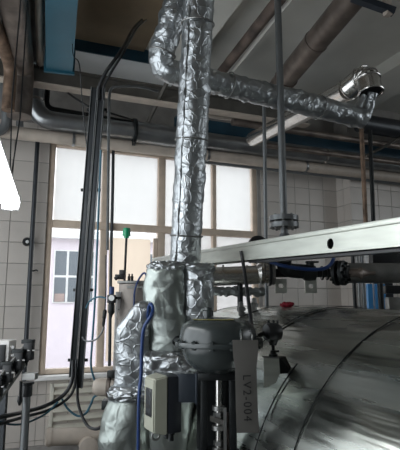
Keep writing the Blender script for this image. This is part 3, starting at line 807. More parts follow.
for k in range(n + 1):
    a = R(195 + 110 * k / n)
    for rr in (24, 27):
        pts.append(ac + (rt * math.cos(a) + hf * math.sin(a)) * rr * s_ + ZU * (25.0 - (rr - 20) * .23) * s_)
g.add(pts, [(2 * k, 2 * k + 1, 2 * k + 3, 2 * k + 2) for k in range(n)]).obj('warning_label', 'yellow', cv)
ey = at(241, 334, d=AD - .155)
G().ring(ey, rt, 4 * s_, 1.2 * s_, 20, 8).obj('lifting_eye', 'valvegrey', cv)
# yoke
for o in (-14, 14):
    c = ac + rt * o * s_
    G().box(c - ZU * 65 * s_, (7 * s_, 12 * s_, 76 * s_), (rt, hf, ZU), .004).obj('yoke_leg', 'darksteel', cv)
G().box(ac - ZU * 31 * s_, (40 * s_, 22 * s_, 7 * s_), (rt, hf, ZU), .005).obj('yoke_top', 'darksteel', cv)
G().cyl(ac - ZU * 28 * s_, ac - ZU * 110 * s_, 3 * s_, 14).obj('stem', 'bright', cv)
for k, (h, r) in enumerate(((60, 6), (66, 5), (78, 6.5), (92, 5), (98, 6))):
    G().cyl(ac - ZU * h * s_, ac - ZU * (h + 4) * s_, r * s_, 6 if k % 2 else 16).obj('stem_nut', 'midsteel', cv)
G().box(ac - ZU * 72 * s_ - hf * 7 * s_ - rt * 2 * s_, (14 * s_, 2 * s_, 5 * s_), (V((.9, -.2, -.35)).normalized(), hf, ZU)).obj('travel_pointer', 'bright', cv)
G().box(ac - ZU * 80 * s_ - hf * 8 * s_ + rt * 6 * s_, (3 * s_, 1.2 * s_, 40 * s_), (rt, hf, ZU)).obj('travel_scale', 'midsteel', cv)
G().lathe(ac - ZU * 103 * s_, -ZU, [(24 * s_, 0), (24 * s_, 5 * s_), (15 * s_, 6 * s_), (15 * s_, 25 * s_), (26 * s_, 26 * s_), (26 * s_, 32 * s_)], 28).obj('bonnet', 'darksteel', cv)
bc = ac - ZU * 150 * s_
G().lathe(bc, ZU, [(0, -18 * s_), (14 * s_, -16 * s_), (19 * s_, -4 * s_), (19 * s_, 4 * s_), (16 * s_, 16 * s_), (0, 18 * s_)], 28).obj('valve_body', 'darksteel', cv)
G().cyl(bc - ZU * .05, V((bc.x, bc.y, 0)), .05, 20).obj('inlet_pipe', 'darksteel', cv)
G().box(at(227, 415, d=AD + .05), (13 * s_, 10 * s_, 90 * s_), (rt, hf, ZU), .004).obj('side_plate', 'darksteel', cv)
G().box(at(228, 432, d=AD - .02), (9 * s_, 6 * s_, 36 * s_), (rt, hf, ZU), .004).obj('stroke_block', 'brown', cv)
G().box(at(214, 418, d=AD + .085), (36 * s_, 4 * s_, 96 * s_), (rt, hf, ZU), .004).obj('yoke_dark_sheet', 'darksteel', cv)  # added dark sheet so the gap behind the stem reads black
# bracket and positioner
G().box(at(187, 388, d=AD - .03), (20 * s_, 3 * s_, 27 * s_), (rt, hf, ZU), .003).obj('positioner_bracket', 'bracketblue', cv)
G().box(at(196.5, 388, d=AD - .03), (2 * s_, 14 * s_, 29 * s_), (rt, hf, ZU), .002).obj('bracket_lip', 'bracketblue', cv)
PD = 1.84; sp = pxm(1, PD)
pu = (-rt * .88 - hf * .47).normalized()          # outward from the cover
pv = ZU.cross(pu).normalized()                    # along the cover face
if pv.dot(hf) < 0: pv = -pv
pa = at(170, 405, d=PD) + pv * 14 * sp
po = thing('valve_positioner', (pa.x, pa.y, pa.z - 27 * sp), 'beige positioner box with dark display on the left of the control valve', 'positioner')
G().box(pa - pu * 5 * sp, (16 * sp, 29 * sp, 55 * sp), (pu, pv, ZU), .006).obj('housing', 'housing', po)
def taper(c, d0, d1, w0, h0, w1, h1, bev, name, m, par):
    g = G(); vs = []
    for dd, ww, hh_ in ((d0, w0, h0), (d1, w1, h1)):
        for a, b in ((-1, -1), (1, -1), (1, 1), (-1, 1)): vs.append(c + pu * dd + pv * a * ww / 2 + ZU * b * hh_ / 2)
    g.add(vs, [(3, 2, 1, 0), (4, 5, 6, 7), (0, 1, 5, 4), (1, 2, 6, 5), (2, 3, 7, 6), (3, 0, 4, 7)])
    o = g.obj(name, m, par, ang=30)
    bm = bmesh.new(); bm.from_mesh(o.data); bmesh.ops.bevel(bm, geom=bm.edges[:], offset=bev, segments=3, affect='EDGES'); bm.to_mesh(o.data); bm.free()
    o.data.polygons.foreach_set('use_smooth', [True] * len(o.data.polygons)); o.data.set_sharp_from_angle(angle=R(35))
    return o
cov = taper(pa, 2.6 * sp, 17 * sp, 30 * sp, 57 * sp, 26 * sp, 51 * sp, .005, 'cover', 'beige', po)
G().box(pa + pu * 17.1 * sp + ZU * 2 * sp, (1 * sp, 16 * sp, 27 * sp), (pu, pv, ZU), .001).obj('display_panel', 'black', cov)
for j in (-1, 0, 1): G().box(pa + pu * 17.7 * sp + ZU * (2 + 8 * j) * sp, (.4 * sp, 11 * sp, 4 * sp), (pu, pv, ZU)).obj('display_mark', 'darkgrey', cov)
for k, (a, b) in enumerate(((-6, -5), (4, -5))):
    c = pa + pu * b * sp + pv * a * sp - ZU * 25 * sp
    G().lathe(c, -ZU, [(4 * sp, 0), (4 * sp, 5 * sp), (3 * sp, 5 * sp), (3 * sp, 11 * sp), (0, 11 * sp)], 10).obj('cable_gland', 'darksteel', po)
G().ring(pa + pu * 9 * sp - ZU * 31 * sp, pv, 4 * sp, 1.2 * sp, 18, 8).obj('loop', 'midsteel', po)
G().lathe(pa + pv * 13 * sp + pu * 8 * sp + ZU * 6 * sp, pu, [(4 * sp, 0), (4 * sp, 5 * sp), (0, 5 * sp)], 14).obj('gauge', 'greencap', po)

# hanging tag with its number
tg = thing('number_tag', at(245, 433, d=1.72), 'grey strip tag with a vertical number hanging from the actuator', 'tag')
TD = 1.72
rows = [(232.5, 258, 340), (233, 258.3, 352), (233.5, 257.5, 358), (235, 256.5, 366), (235.5, 257, 385), (236, 258, 410), (236.5, 259, 428), (237, 259.5, 433)]
vs = []
for i, (a, b, y) in enumerate(rows):
    dd = TD + .0012 * math.sin(i * .9)
    vs += [at(a, y, d=dd), at((a + b) / 2, y, d=dd - .004), at(b, y, d=dd)]
m_ = len(vs); th = hf * .003
fs = []
for i in range(len(rows) - 1):
    for j in range(2): fs += [(3 * i + j, 3 * i + j + 1, 3 * i + j + 4, 3 * i + j + 3), (m_ + 3 * i + j, m_ + 3 * i + j + 3, m_ + 3 * i + j + 4, m_ + 3 * i + j + 1)]
edge = [3 * i for i in range(len(rows))] + [m_ - 2, m_ - 1] + [3 * i + 2 for i in range(len(rows) - 2, -1, -1)] + [1]
for a, b in zip(edge, edge[1:] + edge[:1]): fs.append((a, b, m_ + b, m_ + a))
G().add(vs + [q + th for q in vs], fs).obj('plate', 'tag', tg)
G().ring(at(241, 337, d=TD + .002), rt, .012, .002, 18, 6).obj('wire_loop', 'midsteel', tg)
G().ring(at(252, 337, d=TD + .002), rt, .010, .002, 18, 6).obj('wire_loop', 'midsteel', tg)
fc = bpy.data.curves.new('lettering', 'FONT'); fc.body = 'LV2-004'; fc.size = pxm(11.5, TD); fc.extrude = .0004; fc.align_x = 'CENTER'; fc.align_y = 'CENTER'; fc.space_character = 1.22
fo = bpy.data.objects.new('lettering_tmp', fc); col.objects.link(fo)
dg = bpy.context.evaluated_depsgraph_get()
tm = bpy.data.meshes.new_from_object(fo.evaluated_get(dg)); bpy.data.objects.remove(fo)
c = at(247, 398, d=TD - .0065)
dn = (at(247.8, 424, d=TD - .006) - at(246.4, 372, d=TD - .006)).normalized()
rr_ = (rt - dn * rt.dot(dn)).normalized()
nn_ = dn.cross(rr_)
MX = Matrix((dn, rr_, nn_)).transposed()
org = world_org(tg)
for q in tm.vertices: q.co = c + MX @ q.co - org
tm.materials.clear(); tm.materials.append(M['ink']); tm.name = 'lettering'
lo_ = bpy.data.objects.new('lettering', tm); col.objects.link(lo_); lo_.parent = tg; lo_['label'] = 'black printed number'

# ================================================================== FOIL JACKETS UNDER THE RISER
def blob(rows, name, m, par, amp=.014, fr=9, n=48, sub=10, e=.82, lin=False):
    """crumpled lagging: rows of (px centre, px half width, py, depth, half depth in m)"""
    prs = [V((a, b, c)) for a, b, c, _, _ in rows]; pr2 = [V((d, e, 0)) for _, _, _, d, e in rows]
    A, B = (spline(prs, sub), spline(pr2, sub)) if not lin else ([x.lerp(y, k / sub) for x, y in zip(prs, prs[1:]) for k in range(sub)] + prs[-1:], [x.lerp(y, k / sub) for x, y in zip(pr2, pr2[1:]) for k in range(sub)] + pr2[-1:])
    vs, fs = [], []
    for q, s in zip(A, B):
        c = at(q.x, q.z, d=s.x); hwm = pxm(max(q.y, .3), s.x)
        for k in range(n):
            a = 2 * math.pi * k / n
            cs, sn = math.cos(a), math.sin(a)
            dr = rt * math.copysign(abs(cs) ** e, cs) * hwm + hf * math.copysign(abs(sn) ** e, sn) * max(s.y, .004)
            p = c + dr
            dn_ = dr.normalized()
            vs.append(p + (dn_ + ZU * .3) * crumple(p, amp, fr))
    N = len(A)
    for i in range(N - 1):
        for k in range(n): fs.append((i * n + k, i * n + (k + 1) % n, (i + 1) * n + (k + 1) % n, (i + 1) * n + k))
    fs += [tuple(range(n)), tuple((N - 1) * n + k for k in range(n - 1, -1, -1))]
    return G().add(vs, fs).obj(name, m, par, ang=55)
j1 = thing('foil_valve_jacket', at(180, 450, d=2.6), 'bulky foil jacket wrapped round the foot of the foil riser', 'insulation')
blob([(170, 6, 262, 2.58, .05), (168, 17, 266, 2.58, .09), (166, 20, 275, 2.58, .11), (165, 21, 300, 2.57, .12), (166, 22, 330, 2.56, .12), (168, 24, 352, 2.55, .12), (168, 26, 375, 2.52, .12), (166, 27, 420, 2.50, .12), (162, 27, 470, 2.50, .12), (160, 27, 640, 2.50, .12)], 'main_wrap', 'foil_soft', j1, .013, 7, 64, 10, .65)
blob([(198, 9, 264, 2.58, .06), (198, 15, 267, 2.58, .09), (198, 15, 273, 2.58, .085), (198, 15.5, 285, 2.58, .09), (198, 16, 310, 2.58, .09), (199, 14, 335, 2.58, .08), (196, 13, 360, 2.56, .07)], 'side_wrap', 'foil', j1, .014, 11)
blob([(199, 12, 264, 2.6, .07), (199, 16.5, 267, 2.6, .085), (199, 15.5, 271, 2.6, .08), (199, 13, 274, 2.6, .07)], 'gathered_collar', 'foil', j1, .02, 26, 72, 14)
blob([(167, 15, 262, 2.58, .085), (167, 20, 266, 2.58, .105), (167, 20, 270, 2.58, .11), (166, 18, 274, 2.58, .1)], 'gathered_collar', 'foil', j1, .02, 24, 72, 14)
G().tube(spline([at(185, 338, d=2.44), at(177, 337, d=2.42), at(173, 342, d=2.42), at(177, 346, d=2.42)]), .006, 8).obj('hook', 'darksteel', j1)
blob([(162, 13, 350, 2.44, .05), (168, 24, 356, 2.42, .07), (171, 29, 366, 2.42, .08), (173, 30, 378, 2.42, .08), (172, 30, 400, 2.42, .08)], 'crumpled_skirt', 'foil', j1, .022, 20, 72, 12, .7)

j2 = thing('foil_box_jacket', at(135, 400, d=2.5), 'foil wrapped housing with sloping top left of the riser foot', 'insulation')
def facet_jacket():
    rows = [(146, 4, 301, .05), (144, 8, 303, .07), (135, 17, 328, .10), (134, 17.5, 334, .105), (134, 17, 365, .105), (133, 18, 385, .105), (132, 18, 402, .10)]
    return blob([(a, b, c, 2.5, e) for a, b, c, e in rows], 'box_wrap', 'foil', j2, .010, 9, 72, 9, .5, True)
facet_jacket()
blob([(131, 16, 384, 2.47, .10), (130, 21, 389, 2.46, .12), (130, 21, 396, 2.46, .12), (131, 18, 401, 2.47, .10)], 'gathered_collar', 'foil', j2, .022, 26, 72, 14, .7)
blob([(131, 17, 394, 2.47, .10), (129, 22, 402, 2.46, .12), (127, 25, 420, 2.45, .13), (125, 27, 450, 2.44, .14), (124, 29, 480, 2.44, .14), (124, 29, 620, 2.44, .14)], 'skirt_wrap', 'foil_soft', j2, .014, 7)
# thick blue hose in front
tag(G().tube(spline([at(148, 318, d=2.42), at(149, 307, d=2.38), at(151, 304, d=2.34), at(153, 309, d=2.3), at(151, 316, d=2.26), at(144, 328, d=2.25), at(142, 345, d=2.25), at(141, 375, d=2.24), at(139, 400, d=2.22), at(138, 470, d=2.2)]), .0085, 14).obj('blue_hose', 'hoseblue'),
    'thick dark blue hose hanging in front of the foil jackets', 'hose')
ca = tag(G().tube(spline([at(241, 251, d=2.62), at(243, 262, d=2.6), at(246, 282, d=2.5), at(249, 305, d=2.3), at(252, 330, d=2.1), at(254, 347, d=2.02)]), .0095, 10).obj('black_cable', 'cable'),
    'black cable dropping from the channel to behind the actuator', 'cable')

# ================================================================== TRANSMITTER ON THE TANK
th_ = tank_hit(272, 388)
TD2 = (th_ - CAM).dot(fwd) - .02
s2 = pxm(1, TD2)
tr_ = thing('transmitter', at(272, 388, d=TD2), 'black transmitter head on a stem and steel bracket standing on the tank', 'transmitter')
def tq(x, y, o=0): return at(x, y, d=TD2) + hf * o
G().prism([tq(263.5, 357), tq(279, 357.5), tq(280, 374), tq(276, 383), tq(264, 388)], hf * .004).obj('front_plate', 'channel', tr_, smooth=False)
G().prism([tq(279, 357.5), tq(279, 357.5) + hf * .05 + rt * .035, tq(295, 374) + hf * .03, tq(280, 374)], hf * .004).obj('gusset', 'darksteel', tr_, smooth=False)
G().prism([tq(263.5, 357), tq(279, 357.5), tq(279, 357.5) + hf * .05 + rt * .03, tq(263.5, 357) + hf * .05], ZU * -.004).obj('top_plate', 'midsteel', tr_, smooth=False)
st = tq(274, 357, .02)
G().lathe(st, ZU, [(4.5 * s2, 0), (4.5 * s2, 2.5 * s2), (3 * s2, 2.5 * s2), (3 * s2, 6 * s2), (1.6 * s2, 6 * s2), (1.6 * s2, 13 * s2)], 12).obj('stem', 'darksteel', tr_)
G().cyl(st + ZU * 5 * s2, st + ZU * 5 * s2 + rt * 6 * s2, 1 * s2, 8).obj('bleed_screw', 'darksteel', tr_)
hd = st + ZU * 24 * s2
G().lathe(hd - rt * 8 * s2 - hf * 3 * s2, (rt * .9 + hf * .4), [(0, 0), (8 * s2, 1 * s2), (9.5 * s2, 4 * s2), (9.5 * s2, 12 * s2), (8 * s2, 16 * s2), (0, 17 * s2)], 20).obj('head', 'black', tr_)
G().lathe(hd - ZU * 13 * s2, ZU, [(3.5 * s2, 0), (4.5 * s2, 3 * s2), (7 * s2, 7 * s2)], 16).obj('neck', 'black', tr_)
for dx in (-4, 1, 5): G().cyl(hd + ZU * 7 * s2 + rt * dx * s2, hd + ZU * 12 * s2 + rt * dx * s2, 1.3 * s2, 8).obj('head_screw', 'darksteel', tr_)
G().cyl(hd - rt * 8 * s2 - ZU * 1 * s2, hd - rt * 15 * s2 - ZU * 4 * s2, 2.6 * s2, 12).obj('cable_gland', 'black', tr_)
G().tube(spline([hd - rt * 15 * s2 - ZU * 4 * s2, hd - rt * 19 * s2 - ZU * 7 * s2, hd - rt * 26 * s2 - ZU * 8 * s2]), 1.4 * s2, 10).obj('lead', 'cable', tr_)
c = at(257, 343, d=TD2 - .02)
sg = thing('side_connector', c, 'stubby black connector sticking out to the right of the actuator', 'connector')
G().lathe(c - rt * 9 * s2, rt, [(4 * s2, 0), (4 * s2, 6 * s2), (5.5 * s2, 6 * s2), (5.5 * s2, 13 * s2), (4.5 * s2, 14.5 * s2), (0, 14.5 * s2)], 18).obj('body', 'black', sg)
G().cyl(c - rt * 3 * s2, c - rt * 1 * s2, 6 * s2, 6).obj('nut', 'darksteel', sg)

# ================================================================== CABINET WITH SENSOR, REGULATOR
CD = 2.95
c0, c1 = at(119, 283, d=CD), at(152, 283, d=CD)
cab = thing('level_cabinet', V((c0.x, c0.y, 0)), 'brown-grey steel cabinet with a white scale strip behind the foil housing', 'cabinet')
wd = (c1 - c0).length; zc = c0.z
G().box((c0 + c1) / 2 + hf * .1 - ZU * (zc - .0) / 2, (wd, .2, zc), (rt, hf, ZU), .006).obj('body', 'cabinet', cab)
G().box((c0 + c1) / 2 + hf * .1 + ZU * .006, (wd + .02, .22, .018), (rt, hf, ZU), .004).obj('lid', 'midsteel', cab)
G().box((c0 + c1) / 2 - hf * .003 - ZU * .025 + rt * .02, (wd - .06, .006, .012), (rt, hf, ZU)).obj('trim_bar', 'midsteel', cab)
sx = at(117, 340, d=CD - .01)
st_ = G().box(at(116.5, 338, d=CD - .02), (pxm(5, CD), .012, pxm(92, CD)), (rt, hf, (at(118, 295, d=CD) - at(115, 382, d=CD)).normalized()), .002).obj('scale_strip', 'milky', cab)
for k in range(9):
    q = at(118, 295, d=CD - .028).lerp(at(115, 382, d=CD - .028), (k + .5) / 9)
    G().box(q + rt * .006, (.008, .003, .004), (rt, hf, ZU)).obj('scale_mark', 'black', st_, smooth=False)
for x, m in ((129, 'black'), (132, 'black')):
    q = at(x, 282, d=CD + .05)
    G().lathe(V((q.x, q.y, zc + .014)), ZU, [(.009, 0), (.009, .028), (.005, .032), (.005, .045), (0, .046)], 12).obj('plug', m, cab)
sn = thing('green_cap_sensor', at(125, 281, d=CD), 'slim sensor rod with green cap and black base on the cabinet', 'sensor')
q = at(124.5, 281, d=CD + .03); qt = at(126.5, 236, d=CD + .03)
G().cyl(q, qt, pxm(1.2, CD), 10).obj('rod', 'darksteel', sn)
G().lathe(qt, (qt - q).normalized(), [(.016, -.012), (.016, 0), (.024, .0), (.024, .038), (.02, .05), (0, .053)], 18).obj('cap', 'greencap', sn)
G().box(at(120, 277, d=CD), (pxm(9, CD), .04, pxm(5, CD)), (rt, hf, ZU), .004).obj('base_block', 'black', sn)
G().box(at(122.5, 272.5, d=CD), (pxm(6, CD), .035, pxm(5, CD)), (rt, hf, ZU), .004).obj('base_block', 'black', sn)
G().cyl(at(115, 279, d=CD - .02), at(119, 276, d=CD - .02), .012, 8).obj('side_plug', 'black', sn)
tag(G().tube(spline([at(133.5, 330, d=2.9), at(134, 305, d=2.9), at(135, 290, d=2.9), at(139, 279, d=2.92), at(144, 273, d=2.92), at(147, 277, d=2.9), at(149, 284, d=2.86)]), .006, 10).obj('blue_tube', 'hoseblue'),
    'thin blue air tube arching over the cabinet top', 'tube')
RD = 2.85
rg = thing('air_regulator', at(111, 316, d=RD), 'small air regulator with blue knob, gauge and bowl beside the cabinet', 'regulator')
G().lathe(at(111.5, 296, d=RD), ZU, [(.014, 0), (.016, .012), (.016, .05), (.012, .055), (0, .056)], 16).obj('knob', 'hoseblue', rg)
G().box(at(111.5, 299, d=RD), (pxm(8, RD), .04, pxm(8, RD)), (rt, hf, ZU), .005).obj('body', 'black', rg)
G().lathe(at(111.5, 298, d=RD - .025), -hf, [(.022, 0), (.022, .012), (.019, .014), (0, .014)], 20).obj('gauge', 'darksteel', rg)
G().lathe(at(111.5, 298, d=RD - .04), -hf, [(.017, 0), (.017, .001), (0, .0012)], 20).obj('gauge_face', 'white', rg)
G().lathe(at(111.5, 303, d=RD), -ZU, [(.016, 0), (.02, .01), (.02, .055), (.01, .07), (.006, .085), (0, .086)], 16).obj('bowl', 'darksteel', rg)
G().cyl(at(116, 298, d=RD), at(120, 298, d=RD + .05), .008, 10).obj('outlet', 'darksteel', rg)
tag(G().tube(spline([at(106, 298, d=RD), at(98, 297, d=2.88), at(90, 301, d=2.9), at(86, 308, d=2.92)]), .005, 8).obj('air_tube', 'teal'), 'teal air tube from the trunking to the small regulator', 'tube')
tag(G().tube(spline([at(106, 255, d=2.9), at(106, 290, d=2.9), at(105, 312, d=2.9)]), .004, 8).obj('hanging_wire', 'cable'), 'thin dark wire hanging above the plug connector', 'wire')
cp = thing('plug_connector', at(104, 327, d=2.9), 'dark plug connector dangling on a wire left of the regulator', 'connector')
G().lathe(at(105, 311, d=2.9), -ZU + rt * -.08, [(.005, -.01), (.012, 0), (.012, .04), (.009, .045), (.009, .08), (.004, .095)], 12).obj('shell', 'darksteel', cp)
G().tube(spline([at(104, 327, d=2.9), at(101, 334, d=2.9), at(95, 340, d=2.9), at(86, 341, d=2.93), at(82, 337, d=2.94)]), .005, 8).obj('lead', 'steelgrey', cp)
# pump motor stub
mo = thing('motor_stub', at(106, 396, d=2.72), 'beige-brown motor end poking out left of the foil housing', 'motor')
G().lathe(at(93, 387, d=2.72), rt, [(0, 0), (.034, .004), (.046, .02), (.05, .05), (.05, .16)], 26).obj('body', 'pipebeige', mo)
G().lathe(at(107, 387, d=2.72), rt, [(.05, 0), (.058, .004), (.058, .02), (.05, .025)], 26).obj('ring', 'brown', mo)
G().box(at(112, 374, d=2.7), (.05, .05, .04), (rt, hf, ZU), .006).obj('terminal_box', 'darksteel', mo)
G().box(at(108, 404, d=2.76), (.06, .08, .05), (rt, hf, ZU), .004).obj('foot', 'darksteel', mo)

# ================================================================== CABLE TRUNKING ON THE LEFT
KD = 3.0
tkd = thing('cable_trunking', at(77, 388, d=KD), 'pair of dark steel cable channels running down in front of the window', 'trunking')
for (xt, xb, ye) in ((95.0, 72.8, 377), (102.3, 79.5, 388)):
    a, b = at(xt, 88, d=KD), at(xb, ye, d=KD)
    ax = (a - b).normalized(); hx = rt
    G().box((a + b) / 2, (pxm(5.6, KD), .022, (a - b).length), ((rt - ax * rt.dot(ax)).normalized(), hf, ax), .003).obj('channel', 'darkgrey', tkd)
    for sgn in (-1, 1):
        G().box((a + b) / 2 + rt * sgn * pxm(2.9, KD) - hf * .008, (.003, .03, (a - b).length), ((rt - ax * rt.dot(ax)).normalized(), hf, ax)).obj('lip', 'steelgrey', tkd, smooth=False)
for y in (110, 190, 290, 360):
    f_ = (y - 88) / 297; x = 98.6 + (76 - 98.6) * f_
    G().box(at(x, y, d=KD + .03), (pxm(20, KD), .012, .018), (rt, hf, ZU)).obj('strap', 'darksteel', tkd, smooth=False)
def cable(name, pts, r, m, label, cat='cable'):
    return tag(G().tube(spline([at(x, y, d=d) for x, y, d in pts]), r, 10).obj(name, m), label, cat)
cable('power_cable', [(98, 100, 2.98), (99.5, 86, 2.98), (106, 72, 2.98), (116, 58, 3.0), (124, 46, 3.15), (134, 28, 3.9), (142, 20, 4.55)], .0115, 'cable', 'thick black cable leaving the trunking top, left of two')
cable('power_cable', [(103, 100, 2.98), (104, 86, 2.98), (112, 71, 2.98), (122, 55, 3.0), (128, 44, 3.15), (138, 27, 3.9), (146, 20, 4.6)], .008, 'cable', 'thinner black cable leaving the trunking top, right of two')
cable('bent_conduit', [(107.5, 250, 3.05), (108, 200, 3.05), (108.5, 150, 3.05), (109, 110, 3.05), (109.5, 95, 3.06), (112, 88, 3.08), (120, 86.5, 3.12), (140, 87, 3.2), (158, 91, 3.3)], .009, 'steelgrey', 'thin conduit rising beside the trunking then bending right at the top', 'conduit')
cable('thin_conduit', [(x, y, (at(x, y, Y=5.985) - CAM).dot(fwd)) for x, y in ((113.5, 140), (112.5, 200), (111, 260), (109.5, 366))], .02, 'darkgrey', 'thin dark conduit on the window mullion right of the trunking', 'conduit')
cable('signal_wire', [(72, 44, (at(72, 44, Z=3.96) - CAM).dot(fwd)), (73.5, 56, 3.7), (79, 63, 3.4), (81, 85, 3.4), (83, 110, 3.4), (86, 140, 3.4), (89, 170, 3.35), (90, 200, 3.3)], .004, 'cable', 'thin dark wire dangling from the blue duct end', 'wire')
cable('sagging_cable', [(57, 85, 5.35), (75, 98, 5.1), (92, 108, 5.1), (110, 113, 5.4), (136, 121, 6.05)], .011, 'cable', 'black cable sagging diagonally across the wall behind the trunking')
cable('teal_cable', [(101, 150, 2.96), (99, 200, 2.96), (97, 250, 2.96), (95, 300, 2.96), (92, 345, 2.96), (91, 365, 2.95), (94, 378, 2.95), (98, 388, 2.94), (99, 394, 2.94), (94, 397, 2.94), (91, 404, 2.94), (86, 413, 2.94), (78, 416, 2.94), (68, 409, 2.94), (62, 399, 2.94)], .0065, 'teal', 'teal cable running down beside the trunking and looping at the bottom')
cable('power_cable', [(73, 360, 2.99), (72.5, 377, 2.96), (69, 388, 2.94), (60, 398, 2.9), (45, 406, 2.8), (28, 411, 2.65), (10, 415, 2.45), (-12, 420, 2.3)], .0115, 'cable', 'thick black cable curving left from the trunking foot, upper one')
cable('power_cable', [(76, 360, 2.99), (75.5, 380, 2.96), (72, 393, 2.94), (62, 403, 2.9), (46, 411, 2.8), (28, 416, 2.65), (10, 421, 2.45), (-12, 428, 2.3)], .0085, 'cable', 'black cable curving left from the trunking foot, lower one')
cable('power_cable', [(78, 370, 3.0), (77.5, 388, 2.98), (78, 402, 2.96), (82, 416, 2.92), (88, 426, 2.88), (95, 429, 2.82), (101, 427, 2.76), (105, 420, 2.7)], .009, 'cable', 'black cable looping right from the trunking foot to the foil skirt')
cable('blue_cable', [(58, 402, 2.86), (48, 412, 2.8), (36, 419, 2.7), (22, 424, 2.55), (8, 424, 2.45), (-8, 419, 2.35)], .0055, 'teal', 'thin blue cable under the black cables at bottom left')

# thin pipe on the left tiles and support post
wp = pipe('wall_riser', [at(23, 395, Y=5.9), at(37.5, 142, Y=5.9)], .026, 'darkgrey', 'thin dark vertical pipe on the tiles left of the window', n=12)
wc = at(27, 241, Y=5.88)
ck = thing('wall_light_fitting', wc, 'small dark round fitting with white centre on the tiled wall', 'fitting')
G().lathe(V((wc.x, 5.985, wc.z)), V((0, -1, 0)), [(.05, 0), (.05, .05), (.04, .07), (0, .07)], 20).obj('body', 'black', ck)
G().lathe(V((wc.x + .005, 5.915, wc.z - .005)), V((0, -1, 0)), [(.02, 0), (.018, .012), (0, .016)], 16).obj('lens', 'white', ck)
hk = tag(G().tube(spline([at(31, 270, Y=5.97), at(33, 271, Y=5.93), at(36, 270, Y=5.93), at(38, 271, Y=5.93)]), .008, 8).obj('wall_hook', 'darkgrey'), 'tiny dark hook on the tiles beside the window', 'hook')
PDp = 2.45
pq = at(27.5, 384, d=PDp)
ps = thing('support_post', (pq.x, pq.y, 0), 'grey round support post with black cap at the lower left', 'post')
G().cyl(V((pq.x, pq.y, 0)), pq, .019, 16).obj('shaft', 'steelgrey', ps)
G().lathe(pq - ZU * .06, ZU, [(.024, 0), (.026, .01), (.026, .055), (.033, .06), (.033, .07)], 18).obj('cap', 'black', ps)

# valve manifold at the lower left
MD = 2.4; sm_ = pxm(1, MD)
mf = thing('valve_manifold', at(15, 420, d=MD), 'slanting rail of black solenoid valves with white fittings at the left edge', 'manifold')
def mq(x, y, o=0): return at(x, y, d=MD) + hf * o
ra, rb = mq(-14, 412, -.25), mq(24, 343, .05)
G().tube([ra, rb], .008, 8).obj('rail', 'midsteel', mf)
G().tube([ra - ZU * .14, rb - ZU * .1], .008, 8).obj('rail', 'midsteel', mf)
G().box(mq(28, 377, .03), (13 * sm_, .05, 6.5 * sm_), (rt, hf, ZU), .002).obj('mounting_plate', 'white', mf)
for k, (x, y, o) in enumerate(((26, 352, .04), (19, 361, 0), (12, 372, -.05), (6, 384, -.1), (1, 397, -.15))):
    c = mq(x, y, o); s3 = (MD + o) / F_PX
    vb = G().box(c, (9 * s3, .04, 17 * s3), (rt, hf, ZU), .004).obj('solenoid', 'black', mf)
    G().box(c + ZU * 9.5 * s3 - rt * 1 * s3, (12 * s3, .035, 4 * s3), (rt, hf, ZU), .003).obj('coil_cap', 'darksteel', vb)
    G().cyl(c - rt * 3 * s3, c - rt * 10 * s3 - ZU * 1 * s3, 1.6 * s3, 10).obj('port', 'darksteel', vb)
    G().cyl(c + ZU * 1 * s3 - hf * .02, c + ZU * 1 * s3 + rt * 6.5 * s3 - hf * .01, .7 * s3, 8).obj('white_fitting', 'white', vb)
    G().lathe(c - ZU * 6 * s3 - rt * 2 * s3, -ZU, [(2.5 * s3, 0), (2.5 * s3, 4 * s3), (1.5 * s3, 5 * s3), (1.5 * s3, 8 * s3), (0, 8 * s3)], 8).obj('lower_plug', 'darksteel', vb)
G().cyl(mq(21, 381), mq(20, 403), 1.6 * sm_, 10).obj('hanging_lead', 'black', mf)
G().lathe(mq(20, 396), -ZU, [(2.2 * sm_, 0), (2.6 * sm_, 5 * sm_), (1 * sm_, 9 * sm_)], 10).obj('lead_plug', 'black', mf)
jb = thing('junction_box', mq(-2, 372, -.05), 'grey junction box with dark front at the left edge above the manifold', 'box')
G().box(mq(0, 356, .05), (17 * sm_, .1, 30 * sm_), (rt, hf, ZU), .006).obj('body', 'sill', jb)
G().box(mq(-1, 357, -.005), (13 * sm_, .012, 24 * sm_), (rt, hf, ZU), .003).obj('door', 'black', jb)
for x, y in ((10, 348), (11, 356)): G().cyl(mq(x - 3, y, .03), mq(x + 2, y, .03), 1.8 * sm_, 8).obj('gland', 'white', jb)
G().box(mq(0, 372, .07) - ZU * .3, (.03, .03, .62), (rt, hf, ZU)).obj('stand', 'darkgrey', jb)

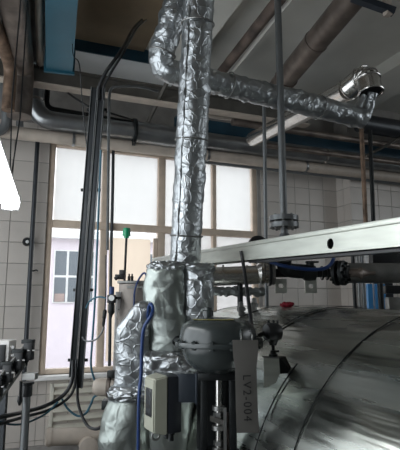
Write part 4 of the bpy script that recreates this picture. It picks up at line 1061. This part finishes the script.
# beige pipes low on the wall
lp = pipe('low_pipe', [at(46, 437, Y=5.6), at(150, 434, Y=5.6)], .09, 'pipebeige', 'beige pipe lying low along the wall under the vent', n=20, bands=[(.03, .03, 1.1, 'pipebeige'), (.5, .03, 1.1, 'rust')])
c = at(88, 446, Y=5.45)
so = thing('pipe_stub', c, 'short round beige pipe stub facing the room below the vent', 'pipe')
G().lathe(c + V((0, .12, 0)), V((0, -1, 0)), [(.085, 0), (.085, .16), (.1, .16), (.1, .19), (.07, .2), (0, .2)], 24).obj('body', 'pipebeige', so)
G().cyl(V((c.x, c.y, 0)), V((c.x, c.y, c.z)), .05, 14).obj('foot', 'darkrust', so)

# ================================================================== FLUORESCENT LAMPS
def lamp_mat():
    m = bpy.data.materials.new('lit_fluorescent_diffuser'); m.use_nodes = True
    b = m.node_tree.nodes['Principled BSDF']
    b.inputs['Base Color'].default_value = (.9, .9, .9, 1); b.inputs['Roughness'].default_value = .4
    b.inputs['Emission Color'].default_value = (.97, 1, 1, 1); b.inputs['Emission Strength'].default_value = 4.5
    return m
M['lit'] = lamp_mat()
def batten(a, b, label, hang):
    a, b = V(a), V(b); ax = (b - a).normalized(); sd = ax.cross(ZU).normalized(); u2 = sd.cross(ax)
    t = thing('fluorescent_lamp', b, label, 'lamp', 'fluorescent lamps hanging in the room')
    G().box((a + b) / 2 + u2 * .035, ((b - a).length, .07, .04), (ax, sd, u2), .006).obj('housing', 'white', t)
    G().tube([a + ax * .02, b - ax * .02], .045, 18, scale=(1, .9)).obj('diffuser', 'lit', t)
    for q in (a, b): G().box(q + u2 * .005, (.03, .09, .09), (ax, sd, u2), .008).obj('end_cap', 'white', t)
    for q, tops in hang:
        q = V(q)
        for tp_ in tops: G().tube([q, V(tp_)], .004, 6).obj('hanging_chain', 'cable', t)
    return t
la_ = at(11, 203, d=2.5); lb_ = at(-22, 126, Z=la_.z); lb_ = la_ + (lb_ - la_).normalized() * 1.25
hq = la_.lerp(lb_, .1) + ZU * .055
batten(lb_, la_, 'lit white fluorescent lamp hanging at the left edge', [(hq, (at(12, 100, d=2.6), at(20, 118, d=2.6))), (la_.lerp(lb_, .85) + ZU * .055, (la_.lerp(lb_, .85) + V((0, 0, 4.69 - la_.z)),))])
for q, e in ((at(12, 100, d=2.6), (20, 10)), (at(20, 118, d=2.6), (27, 10))):
    tag(G().tube([q, at(e[0], e[1], d=3.1), V((at(e[0], e[1], d=3.1).x, at(e[0], e[1], d=3.1).y, 4.68))], .0045, 6).obj('lamp_wire', 'cable'),
        'thin dark wire holding the lamp up, ' + ('left one' if e[0] == 20 else 'right one'), 'wire', 'lamp wires')
